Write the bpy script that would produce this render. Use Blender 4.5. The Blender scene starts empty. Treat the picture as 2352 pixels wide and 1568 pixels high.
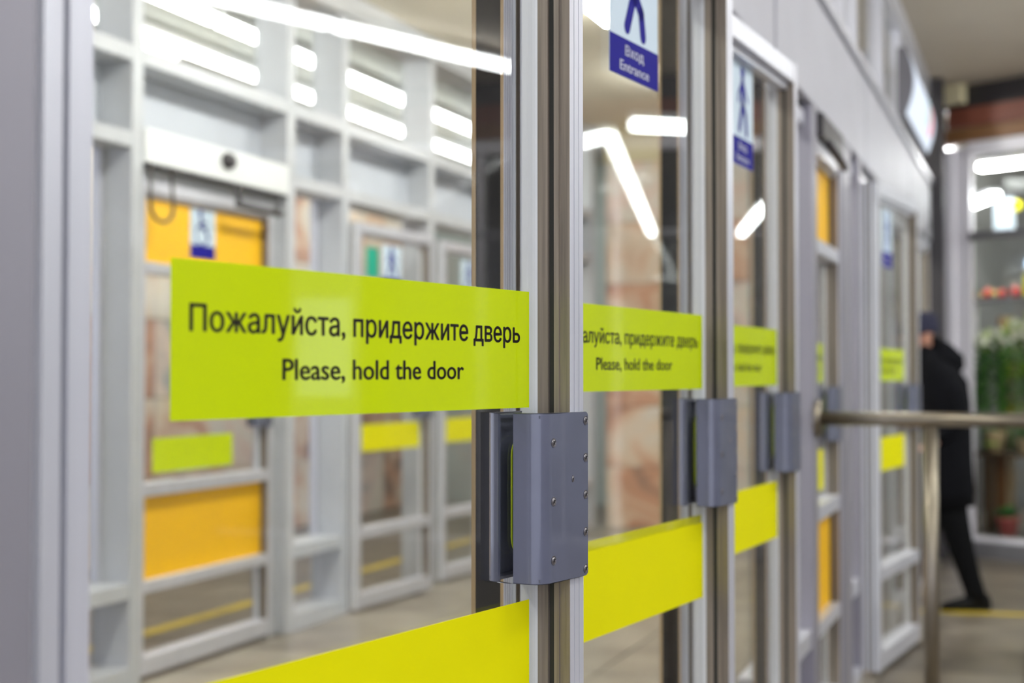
import bpy, bmesh, math, random
from mathutils import Vector, Matrix, Quaternion
random.seed(7)
R = math.radians
SC = bpy.context.scene
COL = SC.collection

# ------------------------------------------------------------------ camera, world, exposure
F = 3267.0; CX, CY = 1176.0, 784.0; HORIZON = 860.0; CAMH = 1.38
PITCH = math.atan((HORIZON - CY) / F)
cam_d = bpy.data.cameras.new('camera'); cam = bpy.data.objects.new('camera', cam_d); COL.objects.link(cam)
cam_d.sensor_width = 36.0; cam_d.lens = 36.0 * F / 2352.0
cam.location = (0, 0, CAMH); cam.rotation_euler = (R(90) + PITCH, 0, 0)
cam_d.dof.use_dof = True; cam_d.dof.focus_distance = 1.96; cam_d.dof.aperture_fstop = 2.9
cam_d.clip_start = 0.05
SC.camera = cam

wd = bpy.data.worlds.new('world'); SC.world = wd; wd.use_nodes = True
bg = wd.node_tree.nodes['Background']
bg.inputs[0].default_value = (0.76, 0.80, 1.0, 1); bg.inputs[1].default_value = 0.75

SC.view_settings.view_transform = 'Standard'; SC.view_settings.look = 'None'
SC.view_settings.gamma = 1.0; SC.view_settings.use_curve_mapping = False
SC.view_settings.exposure = 1.5
SC.cycles.transparent_max_bounces = 24
SC.cycles.max_bounces = 8; SC.cycles.diffuse_bounces = 4; SC.cycles.glossy_bounces = 4
SC.cycles.use_denoising = True
SC.cycles.sample_clamp_indirect = 8.0

TUBE = 10.0          # strength of the fluorescent tubes

# ------------------------------------------------------------------ pixel helpers
def ray(x, y):
    d = Vector(((x - CX) / F, 1.0, -(y - CY) / F))
    return Matrix.Rotation(PITCH, 3, 'X') @ d
def at_depth(x, y, Y):
    d = ray(x, y); k = Y / d.y
    return Vector((d.x * k, Y, CAMH + d.z * k))
def on_vplane(x, y, p, n):
    """pixel ray meets the vertical plane through p (2D) with normal n (2D)"""
    d = ray(x, y); k = (p[0] * n[0] + p[1] * n[1]) / (d.x * n[0] + d.y * n[1])
    return Vector((d.x * k, d.y * k, CAMH + d.z * k))
def at_height(x, y, z):
    d = ray(x, y); k = (z - CAMH) / d.z
    return Vector((d.x * k, d.y * k, z))

# the glazed walls: local x runs along the wall, local y goes away from the camera side
WANG = R(20.5)
O = Vector((-0.426, 1.185)); U = Vector((math.sin(WANG), math.cos(WANG))); N = Vector((U.y, -U.x))
WROT = math.pi / 2 - WANG
def W(t, y, z=0.0):
    p = O + U * t - N * y
    return Vector((p.x, p.y, z))
INNER = 2.97
CEIL = 3.6

# ------------------------------------------------------------------ materials
def srgb(r, g, b):
    f = lambda c: (c / 255 / 12.92) if c / 255 <= 0.04045 else ((c / 255 + 0.055) / 1.055) ** 2.4
    return (f(r), f(g), f(b), 1.0)
def mat(name, col, rough=0.5, metal=0.0, noise=0.0, nscale=20.0, stretch=None, bump=0.0, emit=0.0, coat=0.0, spec=0.5, dark=None, randobj=0.0):
    m = bpy.data.materials.new(name); m.use_nodes = True
    nt = m.node_tree; b = nt.nodes['Principled BSDF']
    b.inputs['Base Color'].default_value = col
    b.inputs['Roughness'].default_value = rough; b.inputs['Metallic'].default_value = metal
    b.inputs['Specular IOR Level'].default_value = spec
    if coat: b.inputs['Coat Weight'].default_value = coat; b.inputs['Coat Roughness'].default_value = 0.04 if coat > 0.5 else 0.15
    if emit:
        b.inputs['Emission Color'].default_value = col; b.inputs['Emission Strength'].default_value = emit
    last = None
    if noise or bump:
        tc = nt.nodes.new('ShaderNodeTexCoord'); mp = nt.nodes.new('ShaderNodeMapping'); no = nt.nodes.new('ShaderNodeTexNoise')
        nt.links.new(tc.outputs['Object'], mp.inputs['Vector']); nt.links.new(mp.outputs['Vector'], no.inputs['Vector'])
        if stretch: mp.inputs['Scale'].default_value = stretch
        no.inputs['Scale'].default_value = nscale; no.inputs['Detail'].default_value = 5
        if noise:
            mx = nt.nodes.new('ShaderNodeMix'); mx.data_type = 'RGBA'
            d = dark or tuple(c * (1 - noise) for c in col[:3]) + (1,)
            mx.inputs[6].default_value = col; mx.inputs[7].default_value = d
            rp = nt.nodes.new('ShaderNodeMapRange'); rp.inputs[1].default_value = 0.38; rp.inputs[2].default_value = 0.66
            nt.links.new(no.outputs['Fac'], rp.inputs[0]); nt.links.new(rp.outputs[0], mx.inputs[0])
            nt.links.new(mx.outputs[2], b.inputs['Base Color']); last = mx.outputs[2]
        if bump:
            bp = nt.nodes.new('ShaderNodeBump'); bp.inputs['Strength'].default_value = bump; bp.inputs['Distance'].default_value = 0.002
            nt.links.new(no.outputs['Fac'], bp.inputs['Height']); nt.links.new(bp.outputs[0], b.inputs['Normal'])
    return m

def glass_mat(name, tint, f0=0.045, scratch=0.0):
    m = bpy.data.materials.new(name); m.use_nodes = True
    nt = m.node_tree; nt.nodes.clear()
    out = nt.nodes.new('ShaderNodeOutputMaterial'); mix = nt.nodes.new('ShaderNodeMixShader')
    tr = nt.nodes.new('ShaderNodeBsdfTransparent'); tr.inputs[0].default_value = tint
    gl = nt.nodes.new('ShaderNodeBsdfGlossy'); gl.inputs['Roughness'].default_value = 0.0
    geo = nt.nodes.new('ShaderNodeNewGeometry'); dot = nt.nodes.new('ShaderNodeVectorMath'); dot.operation = 'DOT_PRODUCT'
    nt.links.new(geo.outputs['Normal'], dot.inputs[0]); nt.links.new(geo.outputs['Incoming'], dot.inputs[1])
    ab = nt.nodes.new('ShaderNodeMath'); ab.operation = 'ABSOLUTE'; nt.links.new(dot.outputs['Value'], ab.inputs[0])
    om = nt.nodes.new('ShaderNodeMath'); om.operation = 'SUBTRACT'; om.inputs[0].default_value = 1.0; nt.links.new(ab.outputs[0], om.inputs[1])
    pw = nt.nodes.new('ShaderNodeMath'); pw.operation = 'POWER'; pw.inputs[1].default_value = 5.0; nt.links.new(om.outputs[0], pw.inputs[0])
    ml = nt.nodes.new('ShaderNodeMath'); ml.operation = 'MULTIPLY_ADD'; ml.inputs[1].default_value = 1 - f0; ml.inputs[2].default_value = f0
    nt.links.new(pw.outputs[0], ml.inputs[0])
    nt.links.new(ml.outputs[0], mix.inputs[0]); nt.links.new(tr.outputs[0], mix.inputs[1]); nt.links.new(gl.outputs[0], mix.inputs[2])
    nt.links.new(mix.outputs[0], out.inputs[0])
    return m

def emit_mat(name, col, s):
    m = bpy.data.materials.new(name); m.use_nodes = True
    nt = m.node_tree; nt.nodes.clear()
    out = nt.nodes.new('ShaderNodeOutputMaterial'); e = nt.nodes.new('ShaderNodeEmission')
    e.inputs[0].default_value = col; e.inputs[1].default_value = s
    nt.links.new(e.outputs[0], out.inputs[0]); return m

def marble_mat(name, cols, scale=1.6):
    """slab stone: each slab shifts its own veining; colours run over the ramp"""
    m = bpy.data.materials.new(name); m.use_nodes = True
    nt = m.node_tree; b = nt.nodes['Principled BSDF']; b.inputs['Roughness'].default_value = 0.28
    tc = nt.nodes.new('ShaderNodeTexCoord'); oi = nt.nodes.new('ShaderNodeObjectInfo')
    ad = nt.nodes.new('ShaderNodeVectorMath'); ad.operation = 'MULTIPLY_ADD'
    cmb = nt.nodes.new('ShaderNodeCombineXYZ')
    for i in range(3): nt.links.new(oi.outputs['Random'], cmb.inputs[i])
    nt.links.new(cmb.outputs[0], ad.inputs[0]); ad.inputs[1].default_value = (37, 53, 71); nt.links.new(tc.outputs['Object'], ad.inputs[2])
    n1 = nt.nodes.new('ShaderNodeTexNoise'); n1.inputs['Scale'].default_value = scale; n1.inputs['Detail'].default_value = 6; n1.inputs['Distortion'].default_value = 1.2
    nt.links.new(ad.outputs[0], n1.inputs['Vector'])
    a2 = nt.nodes.new('ShaderNodeMath'); a2.operation = 'MULTIPLY_ADD'; a2.inputs[1].default_value = 0.45; 
    sub = nt.nodes.new('ShaderNodeMath'); sub.operation = 'SUBTRACT'; sub.inputs[1].default_value = 0.225
    nt.links.new(oi.outputs['Random'], a2.inputs[0]); nt.links.new(n1.outputs['Fac'], a2.inputs[2]); nt.links.new(a2.outputs[0], sub.inputs[0])
    cr = nt.nodes.new('ShaderNodeValToRGB'); nt.links.new(sub.outputs[0], cr.inputs[0])
    e = cr.color_ramp.elements
    for i, c in enumerate(cols):
        p = 0.22 + 0.56 * i / (len(cols) - 1)
        if i < 2: e[i].position = p; e[i].color = c
        else:
            q = e.new(p); q.color = c
    nt.links.new(cr.outputs[0], b.inputs['Base Color'])
    return m

M = {}
M['alu'] = mat('brushed_aluminium', srgb(218, 218, 226), 0.38, 0.4, noise=0.08, nscale=6, stretch=(8, 8, 0.25))
M['alu_warm'] = mat('worn_aluminium', srgb(196, 190, 184), 0.42, 0.45, noise=0.22, nscale=7, stretch=(10, 10, 0.5))
M['alu_brown'] = mat('worn_brownish_bead', srgb(150, 138, 123), 0.45, 0.3, noise=0.35, nscale=9, stretch=(14, 14, 0.35))
M['alu_white'] = mat('lit_white_aluminium', srgb(236, 238, 242), 0.4, 0.1)  # whiter aluminium: strong light on the stile ends is put into the colour
M['paint'] = mat('grey_painted_frame', srgb(196, 198, 202), 0.45, 0.1, noise=0.06, nscale=5)
M['panel'] = mat('satin_lavender_panel', srgb(158, 155, 164), 0.46, 0.35, noise=0.05, nscale=3)
M['lintel'] = mat('satin_lintel_panel_lit', srgb(192, 191, 199), 0.55, 0.25, noise=0.05, nscale=3)  # lighter copy of the satin panel, the lintel's brighter light painted in
M['inpanel'] = mat('pale_grey_panel', srgb(196, 200, 208), 0.5, 0.0, noise=0.05, nscale=3)
M['rubber'] = mat('dark_rubber_gasket', srgb(52, 52, 44), 0.6)
M['blackpanel'] = mat('black_glossy_post_face', srgb(38, 37, 40), 0.22, 0.0, noise=0.25, nscale=30)
M['tan'] = mat('warm_lit_edge_trim', srgb(186, 160, 124), 0.5)  # aluminium lips, the warm light they catch is put into the colour
M['handle'] = mat('blue_grey_plastic', srgb(98, 101, 120), 0.30, 0.0, noise=0.10, nscale=14, coat=0.6, spec=0.7)
M['handle_shade'] = mat('dark_handle_hollow_shade', srgb(34, 28, 28), 0.4)
M['screw'] = mat('steel_screw', srgb(150, 146, 150), 0.3, 0.9)
M['slot'] = mat('screw_slot', srgb(28, 24, 26), 0.6)
M['reflection_yellow'] = mat('yellow_green_edge_reflection', srgb(150, 165, 20), 0.3)
M['lime'] = mat('lime_sticker_film', srgb(204, 224, 0), 0.5, noise=0.03, nscale=4, spec=0.05, coat=0.6)
M['yellow'] = mat('yellow_sticker_film', srgb(236, 230, 0), 0.6, noise=0.03, nscale=4, spec=0.1)
M['ink'] = mat('brown_black_ink', srgb(38, 26, 22), 0.4)
M['sign_white'] = mat('sign_white_film', srgb(206, 222, 234), 0.5, spec=0.2)
M['sign_blue'] = mat('sign_blue_film', srgb(14, 4, 138), 0.6, spec=0.1)
M['sign_letter'] = mat('sign_white_lettering', srgb(236, 236, 246), 0.4)
M['green'] = mat('green_sign_film', srgb(0, 168, 140), 0.4)
M['orange'] = mat('orange_panel_film', srgb(255, 196, 0), 0.45, noise=0.04, nscale=3)
M['glass'] = glass_mat('door_glass', (0.968, 0.975, 0.968, 1))
M['glass_far'] = glass_mat('window_glass', (0.965, 0.972, 0.968, 1), 0.035)
M['floor'] = None
M['ceil'] = mat('cream_ceiling_paint', srgb(240, 231, 210), 0.7, noise=0.08, nscale=1.5)
M['ceil_out'] = mat('beige_hall_ceiling_paint', srgb(192, 180, 163), 0.7, noise=0.08, nscale=1.5)
M['cream'] = mat('cream_bulkhead_paint', srgb(226, 214, 176), 0.6)
M['steel'] = mat('stainless_steel_tube', srgb(150, 140, 124), 0.32, 0.9, noise=0.12, nscale=20, stretch=(1, 1, 0.3))
M['white_plastic'] = mat('white_plastic', srgb(238, 240, 240), 0.4)
M['dark_plastic'] = mat('dark_grey_plastic', srgb(52, 48, 50), 0.4)
M['cable'] = mat('black_cable', srgb(58, 52, 48), 0.5)
M['tube'] = emit_mat('fluorescent_tube', (0.93, 1.0, 0.97, 1), TUBE)
M['tube_bright'] = emit_mat('bright_vestibule_tube', (0.98, 1.0, 0.97, 1), 56.0)
M['tube_inner'] = emit_mat('inner_hall_tube', (0.97, 1.0, 0.97, 1), 7.5)
M['tube_hall'] = emit_mat('hall_tube', (0.97, 1.0, 1.0, 1), 15.0)
M['lampbody'] = mat('lamp_housing', srgb(225, 225, 225), 0.5)
M['marble'] = marble_mat('veined_marble', [srgb(150, 118, 100), srgb(212, 158, 124), srgb(236, 210, 182), srgb(230, 220, 206), srgb(236, 206, 190), srgb(176, 172, 170)], 1.5)
M['tape'] = mat('yellow_floor_tape', srgb(206, 176, 20), 0.5, noise=0.2, nscale=8)
M['hallwall'] = mat('grey_hall_wall', srgb(150, 146, 142), 0.6, noise=0.1, nscale=1)

# ------------------------------------------------------------------ mesh helpers
def link_mesh(name, verts, faces, m, parent=None, smooth=False):
    me = bpy.data.meshes.new(name); me.from_pydata([tuple(v) for v in verts], [], faces); me.update()
    if m: me.materials.append(m)
    if smooth:
        for p in me.polygons: p.use_smooth = True
    o = bpy.data.objects.new(name, me); COL.objects.link(o)
    if parent: o.parent = parent
    return o
def bm_obj(name, bm, m, parent=None, smooth=False):
    me = bpy.data.meshes.new(name); bm.normal_update(); bm.to_mesh(me); bm.free()
    if m: me.materials.append(m)
    if smooth:
        for p in me.polygons: p.use_smooth = True
    o = bpy.data.objects.new(name, me); COL.objects.link(o)
    if parent: o.parent = parent
    return o
def bm_box(bm, x0, x1, y0, y1, z0, z1, bev=0.0, seg=1):
    vs = [bm.verts.new(p) for p in ((x0, y0, z0), (x1, y0, z0), (x1, y1, z0), (x0, y1, z0), (x0, y0, z1), (x1, y0, z1), (x1, y1, z1), (x0, y1, z1))]
    fs = [bm.faces.new([vs[i] for i in f]) for f in ((3, 2, 1, 0), (4, 5, 6, 7), (0, 1, 5, 4), (1, 2, 6, 5), (2, 3, 7, 6), (3, 0, 4, 7))]
    if bev:
        es = list({e for f in fs for e in f.edges})
        bmesh.ops.bevel(bm, geom=es, offset=bev, segments=seg, affect='EDGES', profile=0.5)
def box(name, x0, x1, y0, y1, z0, z1, m, parent=None, bev=0.0, seg=1):
    bm = bmesh.new(); bm_box(bm, x0, x1, y0, y1, z0, z1, bev, seg)
    return bm_obj(name, bm, m, parent)
def prism(name, prof, z0, z1, m, parent=None, smooth=False, swap=False):
    """closed 2D profile (counter-clockwise seen from above) extruded along z"""
    n = len(prof)
    v = [(p[0], p[1], z0) for p in prof] + [(p[0], p[1], z1) for p in prof]
    f = [(i, (i + 1) % n, n + (i + 1) % n, n + i) for i in range(n)] + [tuple(range(n - 1, -1, -1)), tuple(range(n, 2 * n))]
    return link_mesh(name, v, f, m, parent, smooth)
def bm_tube(bm, pts, r, seg=12, closed=False, cap=True):
    pts = [Vector(p) for p in pts]; rings = []
    n = len(pts)
    rr = r if isinstance(r, (list, tuple)) else [r] * n
    prev = None
    for i, p in enumerate(pts):
        if closed: d = (pts[(i + 1) % n] - pts[i - 1]).normalized()
        else: d = (pts[min(i + 1, n - 1)] - pts[max(i - 1, 0)]).normalized()
        if prev is None:
            a = Vector((0, 0, 1)) if abs(d.z) < 0.9 else Vector((1, 0, 0))
            u = d.cross(a).normalized()
        else:
            u = (prev - d * prev.dot(d)).normalized()
        prev = u; w = d.cross(u)
        rings.append([bm.verts.new(p + (u * math.cos(2 * math.pi * k / seg) + w * math.sin(2 * math.pi * k / seg)) * rr[i]) for k in range(seg)])
    m = n if closed else n - 1
    for i in range(m):
        a, b = rings[i], rings[(i + 1) % n]
        for k in range(seg):
            bm.faces.new((a[k], b[k], b[(k + 1) % seg], a[(k + 1) % seg]))
    if cap and not closed:
        bm.faces.new(rings[0]); bm.faces.new(rings[-1][::-1])
def tube(name, pts, r, m, parent=None, seg=12, closed=False):
    bm = bmesh.new(); bm_tube(bm, pts, r, seg, closed)
    bmesh.ops.recalc_face_normals(bm, faces=bm.faces[:])
    return bm_obj(name, bm, m, parent, True)
def lathe(name, prof, m, parent=None, seg=20, loc=(0, 0, 0)):
    bm = bmesh.new(); rings = []
    for r, z in prof:
        rings.append([bm.verts.new((loc[0] + max(r, 1e-4) * math.cos(2 * math.pi * k / seg), loc[1] + max(r, 1e-4) * math.sin(2 * math.pi * k / seg), loc[2] + z)) for k in range(seg)])
    for a, b in zip(rings, rings[1:]):
        for k in range(seg): bm.faces.new((a[k], a[(k + 1) % seg], b[(k + 1) % seg], b[k]))
    bm.faces.new(rings[0][::-1]); bm.faces.new(rings[-1])
    return bm_obj(name, bm, m, parent, True)
def empty(name, loc, rz=0.0):
    o = bpy.data.objects.new(name, None); COL.objects.link(o); o.location = loc; o.rotation_euler = (0, 0, rz)
    o.empty_display_size = 0.1
    return o
def tag(o, label=None, cat=None, group=None, kind=None):
    if label: o['label'] = label
    if cat: o['category'] = cat
    if group: o['group'] = group
    if kind: o['kind'] = kind
    return o
def share(o, parent, loc=(0, 0, 0), rot=None, scale=None):
    c = o.copy(); COL.objects.link(c); c.parent = parent; c.location = loc
    if rot: c.rotation_euler = rot
    if scale: c.scale = scale
    return c
def text_mesh(body, bold=0.021):
    """outline of a line of lettering, filled contour by contour (overlapping strokes stay filled), thickened to a semi-bold"""
    cu = bpy.data.curves.new('lettering', 'FONT'); cu.body = body; cu.resolution_u = 4; cu.fill_mode = 'NONE'
    o = bpy.data.objects.new('lettering', cu); COL.objects.link(o)
    dg = bpy.context.evaluated_depsgraph_get(); dg.update()
    src = bpy.data.meshes.new_from_object(o.evaluated_get(dg))
    COL.objects.unlink(o); bpy.data.objects.remove(o)
    nxt = {}
    for e in src.edges: nxt.setdefault(e.vertices[0], []).append(e.vertices[1]); nxt.setdefault(e.vertices[1], []).append(e.vertices[0])
    seen = set(); loops = []
    for v in range(len(src.vertices)):
        if v in seen or v not in nxt: continue
        lp = [v]; seen.add(v); cur = v
        while True:
            c = [k for k in sorted(nxt[cur], key=lambda k: abs(k - cur - 1)) if k not in seen]
            if not c: break
            cur = c[0]; seen.add(cur); lp.append(cur)
        loops.append([src.vertices[i].co.copy() for i in lp])
    for l in loops:   # the soft sign's bowl starts inside its own stem: pull it to the stem's edge
        if len(l) == 48 and abs(l[28].x - l[0].x - 0.014) < 0.003 and abs(l[0].x - l[-1].x) < 1e-4: l[0].x = l[-1].x = l[28].x + 0.0006
    def area(l): return 0.5 * sum(l[i].x * l[(i + 1) % len(l)].y - l[(i + 1) % len(l)].x * l[i].y for i in range(len(l)))
    def inside(p, l):
        r = False
        for i in range(len(l)):
            a, b = l[i], l[(i + 1) % len(l)]
            if (a.y > p.y) != (b.y > p.y) and p.x < (b.x - a.x) * (p.y - a.y) / (b.y - a.y) + a.x: r = not r
        return r
    loops = [l for l in loops if len(l) > 2 and abs(area(l)) > 1e-6]
    # the outer direction may differ from font to font: a contour lying in no other one is an outer contour
    V, Fc = [], []
    holes = []; outers = []
    for l in loops:
        host = [q for q in loops if q is not l and area(q) * area(l) < 0 and abs(area(q)) > abs(area(l)) and inside(l[0], q)]
        (holes if host else outers).append((l, min(host, key=lambda q: abs(area(q))) if host else None))
    from mathutils.geometry import tessellate_polygon
    for l, _ in outers:
        grp = [l] + [h for h, q in holes if q is l]; flat = [p for g in grp for p in g]
        for dx, dy in ((0, 0), (bold, 0), (-bold, 0), (0, bold * 0.5), (0, -bold * 0.5)):
            b0 = len(V); V += [(p.x + dx, p.y + dy, 0) for p in flat]
            Fc += [tuple(b0 + i for i in t) for t in tessellate_polygon(grp)]
    me = bpy.data.meshes.new('lettering'); me.from_pydata(V, [], Fc); me.update()
    xs = [v[0] for v in V]
    return me, min(xs), max(xs)
TEXT = {}
def lettering(body, x0, x1, zbase, cap, y, m, parent, flip=False, bold=0.021):
    """flat printed line on the front (local -y) of a leaf, fitted to x0..x1, capital height cap"""
    if body not in TEXT: TEXT[body] = text_mesh(body, bold)
    me0, a, b = TEXT[body]; me = me0.copy(); me.name = 'lettering'
    sx = (x1 - x0) / (b - a); sz = cap / 0.729
    for v in me.vertices:
        px = (v.co.x - a) * sx
        v.co = Vector(((x1 - px) if flip else (x0 + px), y, zbase + v.co.y * sz))
    me.materials.clear(); me.materials.append(m)
    o = bpy.data.objects.new('lettering', me); COL.objects.link(o); o.parent = parent
    return o

# ------------------------------------------------------------------ floor, ceilings, far walls
def floor_material(name, c0, c1):
    m = bpy.data.materials.new(name); m.use_nodes = True
    nt = m.node_tree; b = nt.nodes['Principled BSDF']
    tc = nt.nodes.new('ShaderNodeTexCoord')
    n1 = nt.nodes.new('ShaderNodeTexNoise'); n1.inputs['Scale'].default_value = 3.0; n1.inputs['Detail'].default_value = 7
    n2 = nt.nodes.new('ShaderNodeTexNoise'); n2.inputs['Scale'].default_value = 0.9; n2.inputs['Detail'].default_value = 3
    oi = nt.nodes.new('ShaderNodeObjectInfo')
    nt.links.new(tc.outputs['Object'], n1.inputs['Vector']); nt.links.new(tc.outputs['Object'], n2.inputs['Vector'])
    mx = nt.nodes.new('ShaderNodeMix'); mx.data_type = 'RGBA'
    mx.inputs[6].default_value = c0; mx.inputs[7].default_value = c1
    ad = nt.nodes.new('ShaderNodeMath'); ad.operation = 'ADD'; nt.links.new(n1.outputs['Fac'], ad.inputs[0]); nt.links.new(n2.outputs['Fac'], ad.inputs[1])
    a2 = nt.nodes.new('ShaderNodeMath'); a2.operation = 'MULTIPLY_ADD'; a2.inputs[1].default_value = 0.35
    nt.links.new(oi.outputs['Random'], a2.inputs[0]); nt.links.new(ad.outputs[0], a2.inputs[2])
    rp = nt.nodes.new('ShaderNodeMapRange'); rp.inputs[1].default_value = 0.85; rp.inputs[2].default_value = 1.45
    nt.links.new(a2.outputs[0], rp.inputs[0]); nt.links.new(rp.outputs[0], mx.inputs[0]); nt.links.new(mx.outputs[2], b.inputs['Base Color'])
    b.inputs['Roughness'].default_value = 0.34
    bp = nt.nodes.new('ShaderNodeBump'); bp.inputs['Strength'].default_value = 0.15; bp.inputs['Distance'].default_value = 0.004
    nt.links.new(n1.outputs['Fac'], bp.inputs['Height']); nt.links.new(bp.outputs[0], b.inputs['Normal'])
    return m
M['floor'] = floor_material('worn_stone_floor', srgb(124, 114, 99), srgb(76, 69, 60))
M['floor_in'] = floor_material('worn_stone_floor_lit', srgb(172, 164, 148), srgb(116, 107, 95))  # same stone made paler, the vestibule's brightness is in its colour
M['joint'] = mat('dark_floor_joint', srgb(84, 78, 70), 0.7)
fl = empty('floor', W(0, 0, 0), WROT); tag(fl, 'worn grey-brown stone floor running through the hall and vestibule', 'floor', kind='structure')
box('screed', -6, 16, -10, 9, -0.2, -0.012, M['joint'], fl)
TS = 0.62
protos = {}
for i in range(-1, 22):
    for j in range(-4, 9):
        t0, y0 = i * TS - 0.2, j * TS - 0.1
        key = 'floor_in' if 0 <= j < 5 else 'floor'
        if key not in protos:
            protos[key] = o = box('floor_slab', 0, TS - 0.008, 0, TS - 0.008, -0.03, 0.0, M[key], fl, bev=0.002)
        else: o = share(protos[key], fl)
        o.location = (t0, y0, random.uniform(-0.0015, 0.0))

# plain stone beyond the slabs that can be told apart
for nm, a in (('floor_field', (-6, -0.82, -10, 9)), ('floor_field', (-0.82, 13.43, -10, -2.588)), ('floor_field', (-0.82, 13.43, 5.475, 9)), ('floor_field', (13.43, 16, -10, 9))):
    box(nm, a[0], a[1], a[2], a[3], -0.03, -0.001, M['floor'], fl)

def slab_poly(name, pts, z0, z1, m): return prism(name, pts, z0, z1, m)
cz = empty('ceiling', W(0, 0, CEIL), WROT); tag(cz, 'flat beige painted ceiling over the hall and the glazed vestibule', 'ceiling', kind='structure')
box('ceiling_field', -3, 16, 0.0, INNER + 0.1, 0, 0.2, M['ceil'], cz)
box('ceiling_field', -3, 16, INNER + 0.1, 9, 0, 0.2, mat('grey_hall_ceiling_paint', srgb(158, 158, 152), 0.7, noise=0.05, nscale=1.5), cz)
box('ceiling_field', -3, 16, -10, 0.0, 0, 0.2, M['ceil_out'], cz)

def slab_wall(name, label, origin, rz, length, height, sw, sh, thick=0.04):
    w = empty(name, origin, rz); tag(w, label, 'wall', kind='structure')
    box('backing', 0, length, thick * 0.6, thick + 0.12, 0, height, M['joint'], w)
    p = None
    nx, nz = int(length / sw + 0.99), int(height / sh + 0.99)
    for i in range(nx):
        for k in range(nz):
            if p is None: p = box('marble_slab', 0.004, sw - 0.004, 0, thick, 0.004, sh - 0.004, M['marble'], w, bev=0.003); o = p
            else: o = share(p, w)
            o.location = (i * sw, random.uniform(0, 0.003), k * sh)
    return w
# marble wall of the inner hall, seen through the inner doors
slab_wall('wall_far', 'pink and beige marble slab wall behind the inner glass doors', W(3.2, 5.5), WROT, 12.0, CEIL, 1.0, 0.6)
# end of the vestibule
we = slab_wall('wall_end', 'veined marble slab wall closing the vestibule, seen through the second door', W(11.4, 2.9), WROT - math.pi / 2, 2.75, 3.3, 0.69, 0.55)
box('bulkhead', 0, 2.75, -0.05, 0.2, 3.3, CEIL, M['cream'], we)
he = box('wall_hall_end', 0, 2.7, 0, 0.15, 0, CEIL, mat('pale_grey_green_paint', srgb(176, 188, 186), 0.6)); he.location = W(13.4, 5.6); he.rotation_euler = (0, 0, WROT - math.pi / 2)
tag(he, 'pale grey-green end wall of the inner hall', 'wall', kind='structure')
# the hall on the camera side
hw = box('wall_right', -6, 16, 0, 0.2, 0, CEIL, M['hallwall']); hw.location = W(0, -9.0); hw.rotation_euler = (0, 0, WROT)
tag(hw, 'plain grey side wall of the hall', 'wall', kind='structure')

# ------------------------------------------------------------------ doors
def rounded_strip(pts, width, z_is=True):
    pass
def stroke_bm(bm, pts, wdt, y, seg=8):
    """flat rounded stroke in the x-z plane"""
    for (x0, z0), (x1, z1) in zip(pts, pts[1:]):
        a = math.atan2(z1 - z0, x1 - x0); ring = []
        for k in range(seg + 1):
            q = a + math.pi / 2 + math.pi * k / seg
            ring.append((x0 + math.cos(q) * wdt / 2, y, z0 + math.sin(q) * wdt / 2))
        for k in range(seg + 1):
            q = a - math.pi / 2 + math.pi * k / seg
            ring.append((x1 + math.cos(q) * wdt / 2, y, z1 + math.sin(q) * wdt / 2))
        bm.faces.new([bm.verts.new(p) for p in ring])
def disc_bm(bm, x, z, r, y, n=20):
    bm.faces.new([bm.verts.new((x + r * math.cos(2 * math.pi * k / n), y, z + r * math.sin(2 * math.pi * k / n))) for k in range(n)])

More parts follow.
